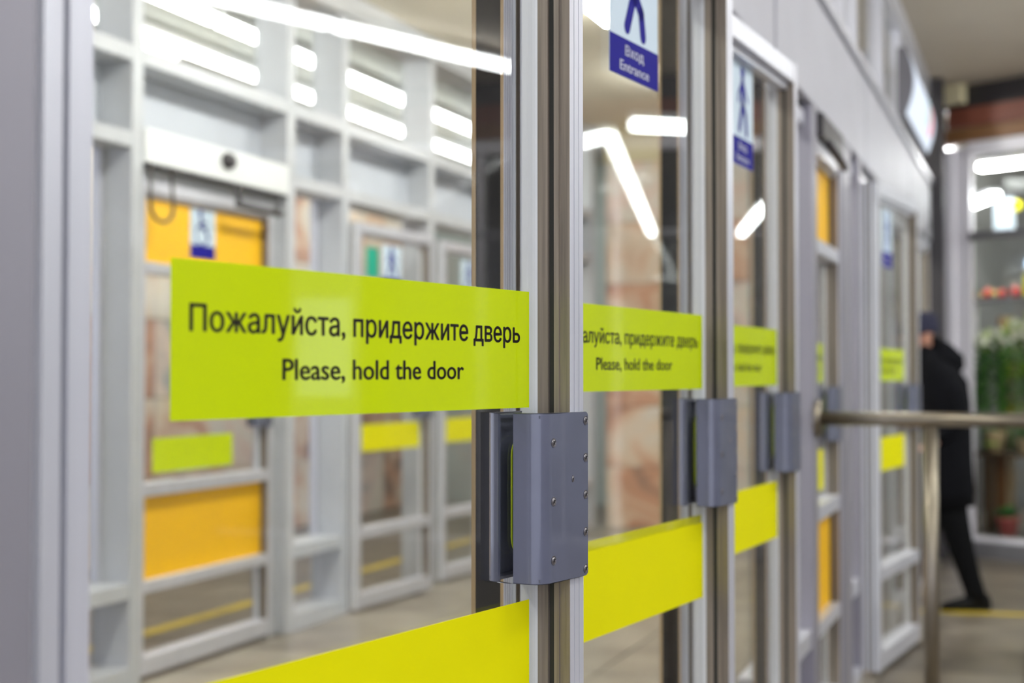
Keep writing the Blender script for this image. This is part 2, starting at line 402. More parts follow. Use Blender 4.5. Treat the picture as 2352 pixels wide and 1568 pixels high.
HANDLE = {}
HZ0, HZ1 = 1.108, 1.330
def build_handle(front):
    """shell whose mesh x is measured from the lock edge (x = 0 at the edge, negative toward the glass)"""
    s = 1 if front else -1
    arc = []
    cxn, cyn, r = -0.098, -0.032, 0.025
    out = [(0.0015, -0.0495), (0.0015, -0.0555), (0.0, -0.057)]
    outer = [(cxn + r * math.cos(R(a)), cyn + r * math.sin(R(a))) for a in range(270, 179, -10)]
    inner = [(cxn + (r - 0.005) * math.cos(R(a)), cyn + (r - 0.005) * math.sin(R(a))) for a in range(180, 271, 15)]
    prof = out + outer + [(cxn - r, -0.013), (cxn - r + 0.005, -0.012)] + inner + [(-0.04, -0.0495)]
    if not front: prof = [(x, (-y - 0.022 if y < -0.03 else -y * 0.6 + 0.003)) for x, y in prof]
    bm = bmesh.new(); n = len(prof); rings = []; rc = 0.009
    lev = [(HZ0 + rc * (1 - math.sin(R(q))), rc * (1 - math.cos(R(q)))) for q in range(90, -1, -15)]
    lev += [(HZ1 - (z - HZ0), c) for z, c in lev[::-1]]
    for z, cut in lev:
        edge = 1.0 if cut < rc * 0.9 else 0.0
        rings.append([bm.verts.new((min(x, 0.0015 - cut), y, z)) for x, y in prof])
    for lo, hi in zip(rings, rings[1:]):
        for i in range(n): bm.faces.new((lo[i], lo[(i + 1) % n], hi[(i + 1) % n], hi[i]))
    bm.faces.new(rings[0][::-1]); bm.faces.new(rings[-1])
    bmesh.ops.remove_doubles(bm, verts=bm.verts[:], dist=1e-6)
    bmesh.ops.recalc_face_normals(bm, faces=bm.faces[:])
    es = [e for e in bm.edges if len(e.link_faces) == 2 and e.calc_face_angle(0) > 1.2 and abs(e.verts[0].co.z - e.verts[1].co.z) < 1e-6]
    bmesh.ops.bevel(bm, geom=es, offset=0.0012, segments=2, affect='EDGES', profile=0.5)
    # closing plates at top and bottom of the shell
    ys = (-0.050, -0.013) if front else (0.010, 0.027)
    for z in (HZ0 + 0.003, HZ1 - 0.007):
        bm_box(bm, -0.117, -0.002 if False else -0.04, ys[0], ys[1], z, z + 0.004)
    me = bpy.data.meshes.new('handle'); bm.normal_update(); bm.to_mesh(me); bm.free(); me.materials.append(M['handle'])
    for p in me.polygons: p.use_smooth = True
    me.set_sharp_from_angle(angle=R(35))
    return me
def get_handle_meshes():
    if HANDLE: return HANDLE
    HANDLE['front'] = build_handle(True); HANDLE['rear'] = build_handle(False)
    bm = bmesh.new(); bm_box(bm, -0.110, -0.0405, -0.0485, -0.018, HZ0 + 0.01, HZ1 - 0.01)
    me = bpy.data.meshes.new('grip_shade'); bm.to_mesh(me); bm.free(); me.materials.append(M['handle_shade']); HANDLE['hollow_shade'] = me  # dark block added inside the shell so its hollow looks shaded
    pts = []
    x0, x1, z0, z1, r = -0.116, -0.060, HZ0 + 0.035, HZ1 - 0.032, 0.024
    for cxx, czz, a0 in ((x1 - r, z1 - r, 0), (x0 + r, z1 - r, 90), (x0 + r, z0 + r, 180), (x1 - r, z0 + r, 270)):
        for k in range(7): a = R(a0 + 15 * k); pts.append((cxx + r * math.cos(a), -0.0065, czz + r * math.sin(a)))
    bm = bmesh.new(); bm_tube(bm, pts, 0.0015, 6, True); bmesh.ops.recalc_face_normals(bm, faces=bm.faces[:])
    me = bpy.data.meshes.new('edge_reflection'); bm.to_mesh(me); bm.free(); me.materials.append(M['reflection_yellow']); HANDLE['grip_reflection'] = me  # coloured loop for the sticker's reflection in the glossy grip edge
    # screw: domed head with a recessed ring and a cross
    bm = bmesh.new(); seg = 16
    prof = [(0.0062, 0.0), (0.0062, -0.0006), (0.0050, -0.0006), (0.0047, 0.0), (0.0044, -0.0004), (0.0030, -0.0011), (0.0003, -0.0013)]
    rings = [[bm.verts.new((q * math.cos(2 * math.pi * k / seg), y, q * math.sin(2 * math.pi * k / seg))) for k in range(seg)] for q, y in prof]
    for a, b in zip(rings, rings[1:]):
        for k in range(seg): bm.faces.new((a[k], a[(k + 1) % seg], b[(k + 1) % seg], b[k]))
    bm.faces.new(rings[-1])
    bmesh.ops.recalc_face_normals(bm, faces=bm.faces[:])
    me = bpy.data.meshes.new('screw'); bm.to_mesh(me); bm.free(); me.materials.append(M['screw']); me.materials.append(M['slot'])
    bm = bmesh.new(); bm.from_mesh(me); n0 = len(bm.faces)
    for a in (35, 125):
        c, s_ = math.cos(R(a)), math.sin(R(a))
        q = [(-0.0032, -0.0006), (0.0032, -0.0006), (0.0032, 0.0006), (-0.0032, 0.0006)]
        bm.faces.new([bm.verts.new((u * c - v * s_, -0.0014, u * s_ + v * c)) for u, v in q])
    bm.faces.ensure_lookup_table()
    for f in bm.faces[n0:]: f.material_index = 1
    bm.to_mesh(me); bm.free(); HANDLE['screw'] = me
    return HANDLE
def add_obj(name, me, parent, loc=(0, 0, 0)):
    o = bpy.data.objects.new(name, me); COL.objects.link(o); o.parent = parent; o.location = loc; return o

RU, EN = 'Пожалуйста, придержите дверь', 'Please, hold the door'
def sticker(door, x0, x1, z0, z1, text, side=-1, m=None, bold=0.021):
    ya, yb = (-0.0050, -0.0042) if side < 0 else (0.0042, 0.0050)
    st = box('sticker', x0, x1, ya, yb, z0, z1, m or (M['lime'] if text else M['yellow']), door)
    if text:
        L, H = x1 - x0, z1 - z0
        y = ya - 0.0003 if side < 0 else yb + 0.0003
        lettering(RU, x0 + 0.036 * L, x0 + 0.964 * L, z1 - 0.444 * H, 0.172 * H, y, M['ink'], st, side > 0, bold)
        lettering(EN, x0 + 0.241 * L, x0 + 0.76 * L, z1 - 0.751 * H, 0.150 * H, y, M['ink'], st, side > 0, bold)
    return st
def walk_sign(door, x0, x1, z0, z1, y=-0.0050, kind='walk', words=True, mirror=False):
    sg = box('entrance_sign', x0, x1, y, y + 0.0008, z0, z1, M['sign_white'], door)
    L, H = x1 - x0, z1 - z0; zb = z0 + 0.27 * H
    box('band', x0, x1, y - 0.0004, y - 0.0001, z0, zb, M['sign_blue'], sg)
    bm = bmesh.new(); yy = y - 0.0004
    X = lambda u: x0 + (1 - u if mirror else u) * L
    Z = lambda v: zb + v * (z1 - zb)
    if kind == 'walk':
        disc_bm(bm, X(0.50), Z(0.88), 0.055 * L / 0.6, yy)
        stroke_bm(bm, [(X(0.50), Z(0.74)), (X(0.50), Z(0.45))], 0.17 * L, yy)
        stroke_bm(bm, [(X(0.49), Z(0.46)), (X(0.35), Z(0.12))], 0.12 * L, yy)
        stroke_bm(bm, [(X(0.52), Z(0.46)), (X(0.64), Z(0.32)), (X(0.68), Z(0.10))], 0.12 * L, yy)
        stroke_bm(bm, [(X(0.46), Z(0.74)), (X(0.32), Z(0.58)), (X(0.30), Z(0.48))], 0.06 * L, yy)
        stroke_bm(bm, [(X(0.55), Z(0.74)), (X(0.66), Z(0.60)), (X(0.74), Z(0.53))], 0.06 * L, yy)
    else:
        disc_bm(bm, X(0.40), Z(0.88), 0.08 * L, yy)
        stroke_bm(bm, [(X(0.41), Z(0.76)), (X(0.46), Z(0.48)), (X(0.60), Z(0.46)), (X(0.72), Z(0.20))], 0.09 * L, yy)
        stroke_bm(bm, [(X(0.43), Z(0.64)), (X(0.60), Z(0.62))], 0.06 * L, yy)
        ring = [(X(0.46) + 0.23 * L * math.cos(R(a)), Z(0.28) + 0.23 * L * math.sin(R(a))) for a in range(110, 381, 15)]
        stroke_bm(bm, ring, 0.05 * L, yy, 4)
    for f in bm.faces:
        f.normal_update()
    pic = bm_obj('pictogram', bm, M['sign_blue'], sg)
    if words:
        lettering('Вход', x0 + 0.31 * L, x0 + 0.69 * L, z0 + 0.155 * H, 0.072 * H, y - 0.0007, M['sign_letter'], sg)
        lettering('Entrance', x0 + 0.20 * L, x0 + 0.80 * L, z0 + 0.045 * H, 0.072 * H, y - 0.0007, M['sign_letter'], sg)
    return sg

STILE = {}
ZB, ZT = 0.02, 2.27
def make_door(name, label, hinge, ang, w=0.92, orange=False, handle=True, glass=None, rear=True):
    d = empty(name, (hinge[0], hinge[1], 0), math.pi / 2 - ang)
    tag(d, label, 'door', kind='structure'); d['w'] = w
    xg = w - 0.038
    # lock stile
    g = 0.0013
    prof = [(xg, 0.025), (xg, 0.0), (xg, -0.016), (xg + 0.007, -0.016), (xg + 0.007, -0.0255), (xg, -0.0255), (xg, -0.033), (xg + 0.0022, -0.0335), (xg + 0.0022, -0.044),
            (xg, -0.0445), (xg, -0.0495), (xg + 0.0006, -0.05),
            (xg + 0.012, -0.05), (xg + 0.012, -0.0482), (xg + 0.0133, -0.0482), (xg + 0.0133, -0.05),
            (xg + 0.025, -0.05), (xg + 0.025, -0.0482), (xg + 0.0263, -0.0482), (xg + 0.0263, -0.05), (w, -0.05), (w, 0.025)]
    ls = prism('lock_stile', prof, ZB, ZT, M['alu'], d); ls.data.materials.append(M['alu_brown'])
    for q in range(1, 11): ls.data.polygons[q].material_index = 1
    ls.data.materials.append(M['alu_white']); ls.data.polygons[0].material_index = 2
    box('gasket', xg + 0.0045, xg + 0.0068, -0.0253, -0.0162, ZB + 0.01, ZT - 0.01, M['rubber'], d)
    # hinge stile: ribbed end face, rubber joint in front
    prof = [(0.0, 0.025), (0.0, 0.006), (0.009, 0.006), (0.009, -0.004), (0.0, -0.004), (0.0, -0.018), (0.009, -0.018), (0.009, -0.026), (0.0, -0.026), (0, -0.05),
            (0.0205, -0.05), (0.0205, -0.034), (0.0268, -0.034), (0.0268, -0.05), (0.0525, -0.05), (0.0525, 0.025)]
    hs = prism('hinge_stile', prof, ZB, ZT, M['alu'], d); hs.data.materials.append(M['alu_white']); hs.data.materials.append(M['alu_brown'])
    for q in (0, 4, 8): hs.data.polygons[q].material_index = 1
    for q in (1, 2, 3, 5, 6, 7): hs.data.polygons[q].material_index = 2
    box('gasket', 0.0208, 0.0265, -0.0385, -0.0335, ZB + 0.01, ZT - 0.01, M['rubber'], d)
    a, b = 0.0526, xg - 0.0002
    box('top_rail', a, b, -0.0499, 0.0249, ZT - 0.058, ZT - 0.0005, M['alu'], d, bev=0.003)
    box('top_bead', a, b, -0.03, -0.006, ZT - 0.075, ZT - 0.0582, M['alu'], d)
    box('bottom_rail', a, b, -0.0499, 0.0249, ZB + 0.0005, 0.105, M['alu'], d, bev=0.003)
    gl = glass or M['glass']
    def pane(z0, z1): box('pane', a - 0.004, b + 0.004, -0.004, 0.004, z0, z1, gl, d)
    def rail(z0, z1): box('middle_rail', a, b, -0.0499, 0.0249, z0, z1, M['alu'], d, bev=0.003)
    if not orange:
        rail(0.425, 0.485); pane(0.1051, 0.4249); pane(0.4851, ZT - 0.0752)
    else:
        rail(0.39, 0.445); rail(0.825, 0.885); rail(1.84, 1.895)
        pane(0.1051, 0.3899); pane(0.8851, 1.8399)
        box('orange_panel', a - 0.004, b + 0.004, -0.01, 0.01, 0.4451, 0.8249, M['orange'], d)
        box('orange_panel', a - 0.004, b + 0.004, -0.01, 0.01, 1.8951, ZT - 0.0752, M['orange'], d)
    if handle:
        H = get_handle_meshes()
        h = add_obj('handle', H['front'], d, (w, 0, 0)); h['label'] = 'blue-grey plastic pull handle with steel screws'
        add_obj('grip_shade', H['hollow_shade'], h); add_obj('edge_reflection', H['grip_reflection'], h)
        for x, z in [(-0.094, 1.291), (-0.094, 1.2145), (-0.094, 1.138)] + [(-0.007, 1.318 - 0.0501 * k) for k in range(5)]:
            add_obj('screw', H['screw'], h, (x, -0.0572, z))
        s = add_obj('screw', H['screw'], h, (-0.042, -0.0571, 1.241)); s.scale = (0.55, 0.6, 0.75)
        if rear: add_obj('rear_handle', H['rear'], d, (w, 0, 0))
    return d
def leaf_x(hinge, ang, px, m=0.0):
    """distance along a leaf from its hinge for an image column, m metres in front of the glass"""
    dx, dy = math.sin(ang), math.cos(ang); r = (px - CX) / F
    hx, hy = hinge[0] + m * dy, hinge[1] - m * dx
    return (r * hy - hx) / (dx - r * dy)

# outer row
HA, AA = (-0.426, 1.185), R(31.5)
HB, AB = (-0.010, 2.248), R(28.5)
HC, AC = (0.3866, 3.2625), R(25.0)
HD, AD = tuple(W(5.75, -0.05)[:2]), R(27.5)
d1 = make_door('door_1', 'nearest glass door, pushed ajar, large lime please-hold-the-door sticker and blue-grey handle', HA, AA)
sticker(d1, 0.190, 0.851, 1.336, 1.491, True)
sticker(d1, 0.190, 0.851, 0.922, 1.080, False)
d2 = make_door('door_2', 'second glass door with blue and white entrance sign high on its pane', HB, AB)
sticker(d2, 0.158, 0.851, 1.350, 1.505, True)
sticker(d2, 0.190, 0.851, 0.914, 1.070, False)
sticker(d2, 0.215, 0.866, 1.350, 1.497, True, side=1)
sticker(d2, 0.215, 0.866, 0.935, 1.085, False, side=1)
sx0, sx1 = leaf_x(HB, AB, 1395), leaf_x(HB, AB, 1507)
walk_sign(d2, sx0, sx1, 1.935, 2.225 - 0.02)
d3 = make_door('door_3', 'third glass door, partly hidden, small lime sticker beside its handle', HC, AC)
sticker(d3, 0.158, 0.851, 1.350, 1.507, True)
sticker(d3, 0.190, 0.851, 0.922, 1.080, False)
sx1 = leaf_x(HC, AC, 1727); walk_sign(d3, sx1 - 0.20, sx1, 1.925, 2.195)
d4 = make_door('door_4', 'automatic door with orange top and bottom panels in the outer glass wall', tuple(W(4.376, 0.03)[:2]), WANG, 0.68, orange=True)
sticker(d4, 0.12, 0.50, 1.35, 1.505, True); sticker(d4, 0.12, 0.50, 0.92, 1.08, False)
d5 = make_door('door_5', 'farthest open glass door, leaf swung out beside the walking person', HD, AD)
sticker(d5, 0.10, 0.76, 1.350, 1.505, True); sticker(d5, 0.10, 0.76, 0.92, 1.08, False)
walk_sign(d5, 0.30, 0.50, 1.90, 2.18)
d6 = make_door('door_6', 'closed glass door behind the walking person', tuple(W(6.90, 0.0)[:2]), WANG)
d7 = make_door('door_7', 'last narrow glass door before the dark corner post', tuple(W(8.05, 0.0)[:2]), WANG + R(3))
# inner row
d8 = make_door('door_8', 'inner orange-panelled door under the white door operator', tuple(W(4.44, INNER + 0.08)[:2]), WANG, 1.18, orange=True, glass=M['glass_far'])
sticker(d8, 0.18, 0.87, 0.925, 1.085, False, m=M['lime'])
walk_sign(d8, 0.47, 0.69, 1.945, 2.19, y=-0.012, kind='chair', words=False)
d9 = make_door('door_9', 'inner glass door with green film beside its pedestrian sign', tuple(W(6.46, INNER)[:2]), R(25), glass=M['glass_far'])
sticker(d9, 0.08, 0.84, 0.925, 1.085, False); sticker(d9, 0.08, 0.84, 1.35, 1.505, True)
walk_sign(d9, 0.36, 0.60, 1.90, 2.17, words=False)
box('green_film', 0.18, 0.32, -0.005, -0.0042, 1.96, 2.14, M['green'], d9)
d10 = make_door('door_10', 'inner glass door half hidden by the black post, pedestrian sign on its pane', tuple(W(7.71, INNER)[:2]), R(25), glass=M['glass_far'])
sticker(d10, 0.08, 0.84, 0.925, 1.085, False); sticker(d10, 0.08, 0.84, 1.35, 1.505, True)
walk_sign(d10, 0.36, 0.60, 1.90, 2.17, words=False)
d11 = make_door('door_11', 'inner glass door behind the black post, out of sight for the most part', tuple(W(8.96, INNER)[:2]), WANG, glass=M['glass_far'])

# ------------------------------------------------------------------ outer glazed wall
wn = empty('wall_near', W(0, 0), WROT); tag(wn, 'outer aluminium glazed wall holding the row of glass doors', 'wall', kind='structure')
box('post', -0.40, -0.031, -0.062, 0.08, 0, CEIL, M['panel'], wn, bev=0.004)
def black_post(t0, t1, y0, y1):
    """narrow post: dark glossy cheek toward the camera, ribbed aluminium front"""
    w = t1 - t0
    prof = [(t0, y1), (t0, y0)]
    for k in range(1, 4):
        a = t0 + w * k / 4
        prof += [(a - 0.0025, y0), (a - 0.0025, y0 + 0.004), (a + 0.0025, y0 + 0.004), (a + 0.0025, y0)]
    prof += [(t1, y0), (t1, y1)]
    prism('post', prof, 0, 2.3, M['alu'], wn)
    box('black_face', t0 - 0.003, t0 - 0.0002, y0 + 0.003, y1 - 0.006, 0, 2.3, M['blackpanel'], wn)
    box('edge_trim', t0 - 0.004, t0 - 0.0002, y1 - 0.0058, y1 + 0.001, 0, 2.3, M['tan'], wn)
    box('edge_trim', t0 - 0.004, t0 - 0.0002, y0 - 0.001, y0 + 0.0028, 0, 2.3, M['tan'], wn)
black_post(1.0965, 1.136, -0.030, 0.020); black_post(2.19, 2.226, -0.041, 0.005); black_post(3.31, 3.355, -0.032, 0.0085)
for t0, t1, y0 in ((4.26, 4.372, -0.03), (5.07, 5.35, -0.03), (5.655, 5.742, -0.03), (6.79, 6.89, -0.02), (7.84, 7.94, -0.02), (9.0, 9.1, -0.02)):
    box('post', t0, t1, y0, 0.08, 0, 2.37, M['alu_warm'] if t0 > 6 else M['panel'], wn, bev=0.004)
box('corner_post', 10.1, 10.32, -0.12, 0.1, 0, CEIL, M['dark_plastic'], wn)
box('end_panel', 10.32, 11.5, -0.02, 0.08, 0, CEIL, M['panel'], wn)
# sidelights
for t0, t1 in ((3.362, 4.258), (5.352, 5.653), (9.102, 10.098)):
    box('pane', t0, t1, 0.026, 0.034, 0.46, 2.2895, M['glass'], wn)
    box('sill_rail', t0, t1, -0.02, 0.07, 0.39, 0.459, M['alu'], wn, bev=0.003)
    box('kick_panel', t0, t1, 0.02, 0.04, 0.06, 0.389, M['panel'], wn)
    box('base_rail', t0, t1, -0.03, 0.07, 0, 0.059, M['alu'], wn, bev=0.003)
# head bars, lintel panels, clerestory
for t0, t1 in ((-0.03, 1.04), (1.14, 2.146), (2.23, 3.266), (3.362, 4.258), (4.374, 5.068), (5.352, 5.653), (5.745, 6.788), (6.892, 7.838), (7.942, 8.998), (9.102, 10.098)):
    box('head_bar', t0, t1, 0.0, 0.075, 2.290, 2.343, M['alu'], wn, bev=0.003); box('head_gap_shade', t0, t1, 0.012, 0.06, 2.3435, 2.371, M['rubber'], wn)  # dark strip put in the open gap under the lintel as its shade
for t0, t1 in ((-0.03, 1.09), (1.10, 3.49), (3.53, 5.93), (5.97, 8.3), (8.34, 10.098)):
    box('lintel_panel', t0, t1, -0.03, 0.02, 2.3715, 2.785, M['lintel'], wn, bev=0.003)
box('transom', -0.03, 10.098, -0.045, 0.08, 2.80, 2.85, M['alu'], wn, bev=0.003)
box('transom_seal', -0.03, 10.098, -0.01, 0.06, 2.7855, 2.7995, M['rubber'], wn)
for t in (3.49, 5.93, 8.30): box('joint_seal', t + 0.0005, t + 0.0395, -0.015, 0.02, 2.3715, 2.785, M['rubber'], wn)
box('top_beam', -0.03, 10.098, -0.03, 0.08, 3.46, CEIL, M['alu'], wn)
ups = [-0.03, 1.09, 2.19, 3.31, 4.39, 5.21, 5.70, 6.84, 7.89, 9.05, 10.098]
for a, b in zip(ups, ups[1:]):
    box('clerestory_pane', a + 0.031, b - 0.031, 0.016, 0.024, 2.8505, 3.4595, M['glass_far'], wn)
for t in ups[1:-1]: box('clerestory_post', t - 0.03, t + 0.03, -0.02, 0.08, 2.8505, 3.4595, M['alu'], wn)

# ------------------------------------------------------------------ inner glazed wall
wi = empty('wall_inner', W(0, INNER), WROT); tag(wi, 'inner grey-framed glazed wall across the vestibule with recessed panels above its doors', 'wall', kind='structure')
P = [(3.70, 3.785), (4.345, 4.43), (5.73, 5.815), (6.37, 6.45), (7.61, 7.695), (8.86, 8.945), (10.1, 10.19), (11.2, 11.3)]
for a, b in P: box('post', a, b, 0, 0.20, 0, 3.46, M['paint'], wi, bev=0.003)
for (a0, a), (b, b1) in zip(P, P[1:]):
    box('transom', a + 0.0005, b - 0.0005, 0, 0.20, 2.39, 2.46, M['paint'], wi, bev=0.002)
    box('transom', a + 0.0005, b - 0.0005, 0, 0.20, 2.776, 2.85, M['paint'], wi, bev=0.002)
    box('recessed_panel', a + 0.0005, b - 0.0005, 0.17, 0.19, 2.4605, 2.7755, M['inpanel'], wi)
    box('clerestory_pane', a + 0.0005, b - 0.0005, 0.175, 0.183, 2.8505, 3.4595, M['glass_far'], wi)
for a, b in ((3.7855, 4.3445), (5.8155, 6.3695), (10.1905, 11.1995)):
    box('pane', a, b, 0.165, 0.173, 0.4605, 2.3895, M['glass_far'], wi)
    box('sill', a, b, 0, 0.20, 0.39, 0.46, M['paint'], wi, bev=0.002)
    box('pane', a, b, 0.165, 0.173, 0.0905, 0.3895, M['glass_far'], wi)
    box('base_rail', a, b, 0, 0.20, 0, 0.09, M['paint'], wi, bev=0.002)
    box('pane_bead', a + 0.0, a + 0.03, 0.15, 0.195, 0.4605, 2.3895, M['alu'], wi)
    box('pane_bead', b - 0.03, b, 0.15, 0.195, 0.4605, 2.3895, M['dark_plastic'] if False else M['alu'], wi)
box('top_beam', 3.7, 11.3, -0.02, 0.22, 3.4605, CEIL, M['paint'], wi)
box('side_jamb', 5.622, 5.7295, 0.06, 0.14, 0.0, 2.3895, M['paint'], wi)
box('head_bar', 4.4305, 5.6215, 0.05, 0.14, 2.275, 2.3295, M['paint'], wi)
wl = box('wall_left', -0.1, 0.0, 0.09, 5.5, 0, CEIL, M['hallwall']); wl.location = W(-0.4, 0); wl.rotation_euler = (0, 0, WROT)
tag(wl, 'plain grey side wall of the vestibule', 'wall', kind='structure')

# ------------------------------------------------------------------ door operator on the inner wall
op = empty('door_operator', W(4.4305, INNER, 2.335), WROT); tag(op, 'long white door operator box with dark sensor above the inner orange door', 'door operator')
box('cover', 0.001, 1.2985, -0.012, 0.075, 0, 0.16, M['white_plastic'], op, bev=0.008, seg=2)
lathe_o = lathe('sensor', [(0.055, 0.0), (0.055, 0.01), (0.045, 0.03), (0.02, 0.042), (0.001, 0.044)], M['dark_plastic'], op)
lathe_o.rotation_euler = (R(90), 0, 0); lathe_o.location = (0.68, -0.011, 0.10); lathe_o.scale = (1, 0.75, 1)
box('track', 0.02, 1.26, -0.02, 0.05, -0.012, -0.0005, M['dark_plastic'], op)
tube('arm', [(0.72, -0.045, -0.11), (0.95, -0.05, -0.115), (1.15, -0.045, -0.115)], 0.018, M['dark_plastic'], op, 8)
tube('arm_pivot', [(0.74, -0.03, -0.013), (0.74, -0.045, -0.11)], 0.014, M['dark_plastic'], op, 8)
pts = [(0.17, -0.03, -0.01)] + [(0.17 - 0.09 + 0.09 * math.cos(R(a)), -0.045, -0.19 - 0.075 * math.sin(R(a))) for a in range(0, 181, 20)] + [(-0.005, -0.04, -0.10), (0.02, -0.03, -0.012)]
tube('cable', pts, 0.008, M['cable'], op, 8)
op2 = empty('door_operator', W(4.38, -0.03, 2.30), WROT); tag(op2, 'short dark-armed door operator above the outer orange door', 'door operator')
box('cover', 0.02, 0.59, -0.02, 0.02, -0.03, 0.06, M['dark_plastic'], op2, bev=0.004)
tube('arm', [(0.10, -0.03, -0.05), (0.40, -0.05, -0.10), (0.58, -0.02, -0.06)], 0.016, M['dark_plastic'], op2, 8)

# ------------------------------------------------------------------ lamps
def lamp(name, label, a, b, w=0.09, group=None, drop=0.0, m=None):
    a, b = Vector(a), Vector(b); L = (b - a).length; c = (a + b) / 2
    e = empty(name, (c.x, c.y, c.z), math.atan2(b.y - a.y, b.x - a.x)); tag(e, label, 'lamp', group)
    h = max(0.02, CEIL - c.z - 0.05) if drop == 0 else 0.03
    box('housing', -L / 2, L / 2, -w * 0.45, w * 0.45, 0.0255, 0.0255 + h - 0.002, M['lampbody'], e)
    box('diffuser', -L / 2, L / 2, -w / 2, w / 2, -0.025, 0.025, m or M['tube'], e, bev=0.01)
    return e
# inner hall: two parallel runs behind the inner wall
for k, yy in enumerate((INNER + 0.85, INNER + 1.46)):
    ORD = ['first', 'second', 'third', 'fourth', 'fifth', 'sixth', 'last']
    names = ('row nearer the inner glass wall', 'row nearer the marble wall')
    for q in range(6):
        t0 = 3.3 + q * 1.55
        lamp('tube_lamp', 'long white ceiling lamp, %s from the camera in the %s' % (ORD[q], names[k]), W(t0, yy, 3.5), W(t0 + 1.5, yy, 3.5), 0.08, m=M['tube_inner'], group='inner hall lamps, %s' % names[k])
# vestibule
for q in range(5):
    t0 = 0.0 + q * 2.22
    lamp('vestibule_lamp', 'short bright lamp on the vestibule ceiling, %s from the camera' % ORD[q], W(t0 + 0.1, 1.57, 3.50), W(t0 + 0.55, 1.57, 3.50), 0.15, m=M['tube_bright'], group='vestibule ceiling lamps')
# hall on the camera side: a long run that mirrors in the nearest door
for q in range(6):
    t0 = -3.2 + q * 1.65
    lamp('hall_lamp', 'long hall ceiling lamp, %s in the run mirrored in the nearest door' % ORD[q], W(t0, -5.5, 3.5), W(t0 + 1.6, -5.5, 3.5), 0.10, m=M['tube_hall'], group='hall ceiling lamps')
for q in range(6):  # unseen second row, added to give the hall side more light
    t0 = -4.2 + q * 2.35
    lamp('hall_lamp', 'added unseen hall lamp near the glazed wall, %s along the wall' % ORD[q], W(t0, -2.1, 3.53), W(t0 + 1.2, -2.1, 3.53), 0.12, m=M['tube_hall'], group='added lamps near the glazed wall')

# ------------------------------------------------------------------ handrail beside the doors
hr = empty('handrail', W(4.30, -0.034, 1.22), WROT - math.pi / 2); tag(hr, 'stainless steel handrail with round tube and one post in front of the doors', 'handrail')
tube('rail_tube', [(0.0, 0, 0), (1.6, 0, 0)], 0.025, M['steel'], hr, 20)
tube('rail_post', [(0.40, 0, -0.024), (0.40, 0, -1.205)], 0.027, M['steel'], hr, 20)
tube('rail_post', [(1.52, 0, -0.024), (1.52, 0, -1.205)], 0.027, M['steel'], hr, 20)
for x in (0.40, 1.52): tube('foot_flange', [(x, 0, -1.205), (x, 0, -1.2195)], 0.06, M['steel'], hr, 20)
tube('wall_flange', [(0.001, 0, 0), (0.016, 0, 0)], 0.07, M['steel'], hr, 20)

# ------------------------------------------------------------------ light box on the outer wall
M['box_face'] = emit_mat('lit_sign_face', (0.80, 0.88, 1.0, 1), 0.42)
M['box_green'] = emit_mat('lit_sign_green', (0.35, 0.85, 0.65, 1), 0.35)
M['box_red'] = emit_mat('lit_sign_red', (1.0, 0.35, 0.4, 1), 0.38)
M['box_body'] = mat('dark_grey_sign_body', srgb(112, 110, 116), 0.4, 0.4)
lb = empty('sign_light_box', W(7.34, -0.046, 2.86), WROT); tag(lb, 'white glowing light box sign with curved face high on the outer wall', 'sign')
prof = []
zn = 10
bm = bmesh.new(); rows = []
def lens_y(k): return -0.045 - 0.045 * math.sin(math.pi * k / zn)
body = [(0.0, 0.0)] + [(lens_y(k), 0.38 * k / zn) for k in range(zn + 1)] + [(0.0, 0.38)]
a = [bm.verts.new((0, y, z)) for y, z in body]; b = [bm.verts.new((1.6, y, z)) for y, z in body]; n = len(body)
for i in range(n): bm.faces.new((a[i], a[(i + 1) % n], b[(i + 1) % n], b[i]))
bm.faces.new(a[::-1]); bm.faces.new(b); bmesh.ops.recalc_face_normals(bm, faces=bm.faces[:])
bm_obj('housing', bm, M['box_body'], lb)
def lens_patch(name, x0, x1, k0, k1, off, m):
    v = []; f = []
    for i, k in enumerate(range(k0, k1 + 1)): v += [(x0, lens_y(k) - off, 0.38 * k / zn), (x1, lens_y(k) - off, 0.38 * k / zn)]
    for i in range(k1 - k0): f.append((2 * i, 2 * i + 1, 2 * i + 3, 2 * i + 2))
    return link_mesh(name, v, f, m, lb)
face = lens_patch('lit_face', 0.012, 1.588, 0, zn, 0.004, M['box_face'])
lens_patch('green_mark', 1.05, 1.17, 3, 7, 0.006, M['box_green'])
lens_patch('red_mark', 1.22, 1.42, 2, 7, 0.006, M['box_red'])

# ------------------------------------------------------------------ floor tape
def tape(name, label, a, b, w):
    a, b = Vector(a), Vector(b); L = (b - a).length; o = box(name, 0, L, -w / 2, w / 2, 0.0005, 0.002, M['tape'])
    o.location = (a.x, a.y, 0); o.rotation_euler = (0, 0, math.atan2(b.y - a.y, b.x - a.x)); tag(o, label, 'floor tape')
tape('floor_tape', 'yellow floor tape across the hall under the walking person', at_height(2085, 1402, 0), at_height(2420, 1414, 0), 0.09)
tape('floor_tape', 'yellow floor tape behind the inner glass doors', W(4.6, INNER + 0.72), W(10.8, INNER + 0.72), 0.10)

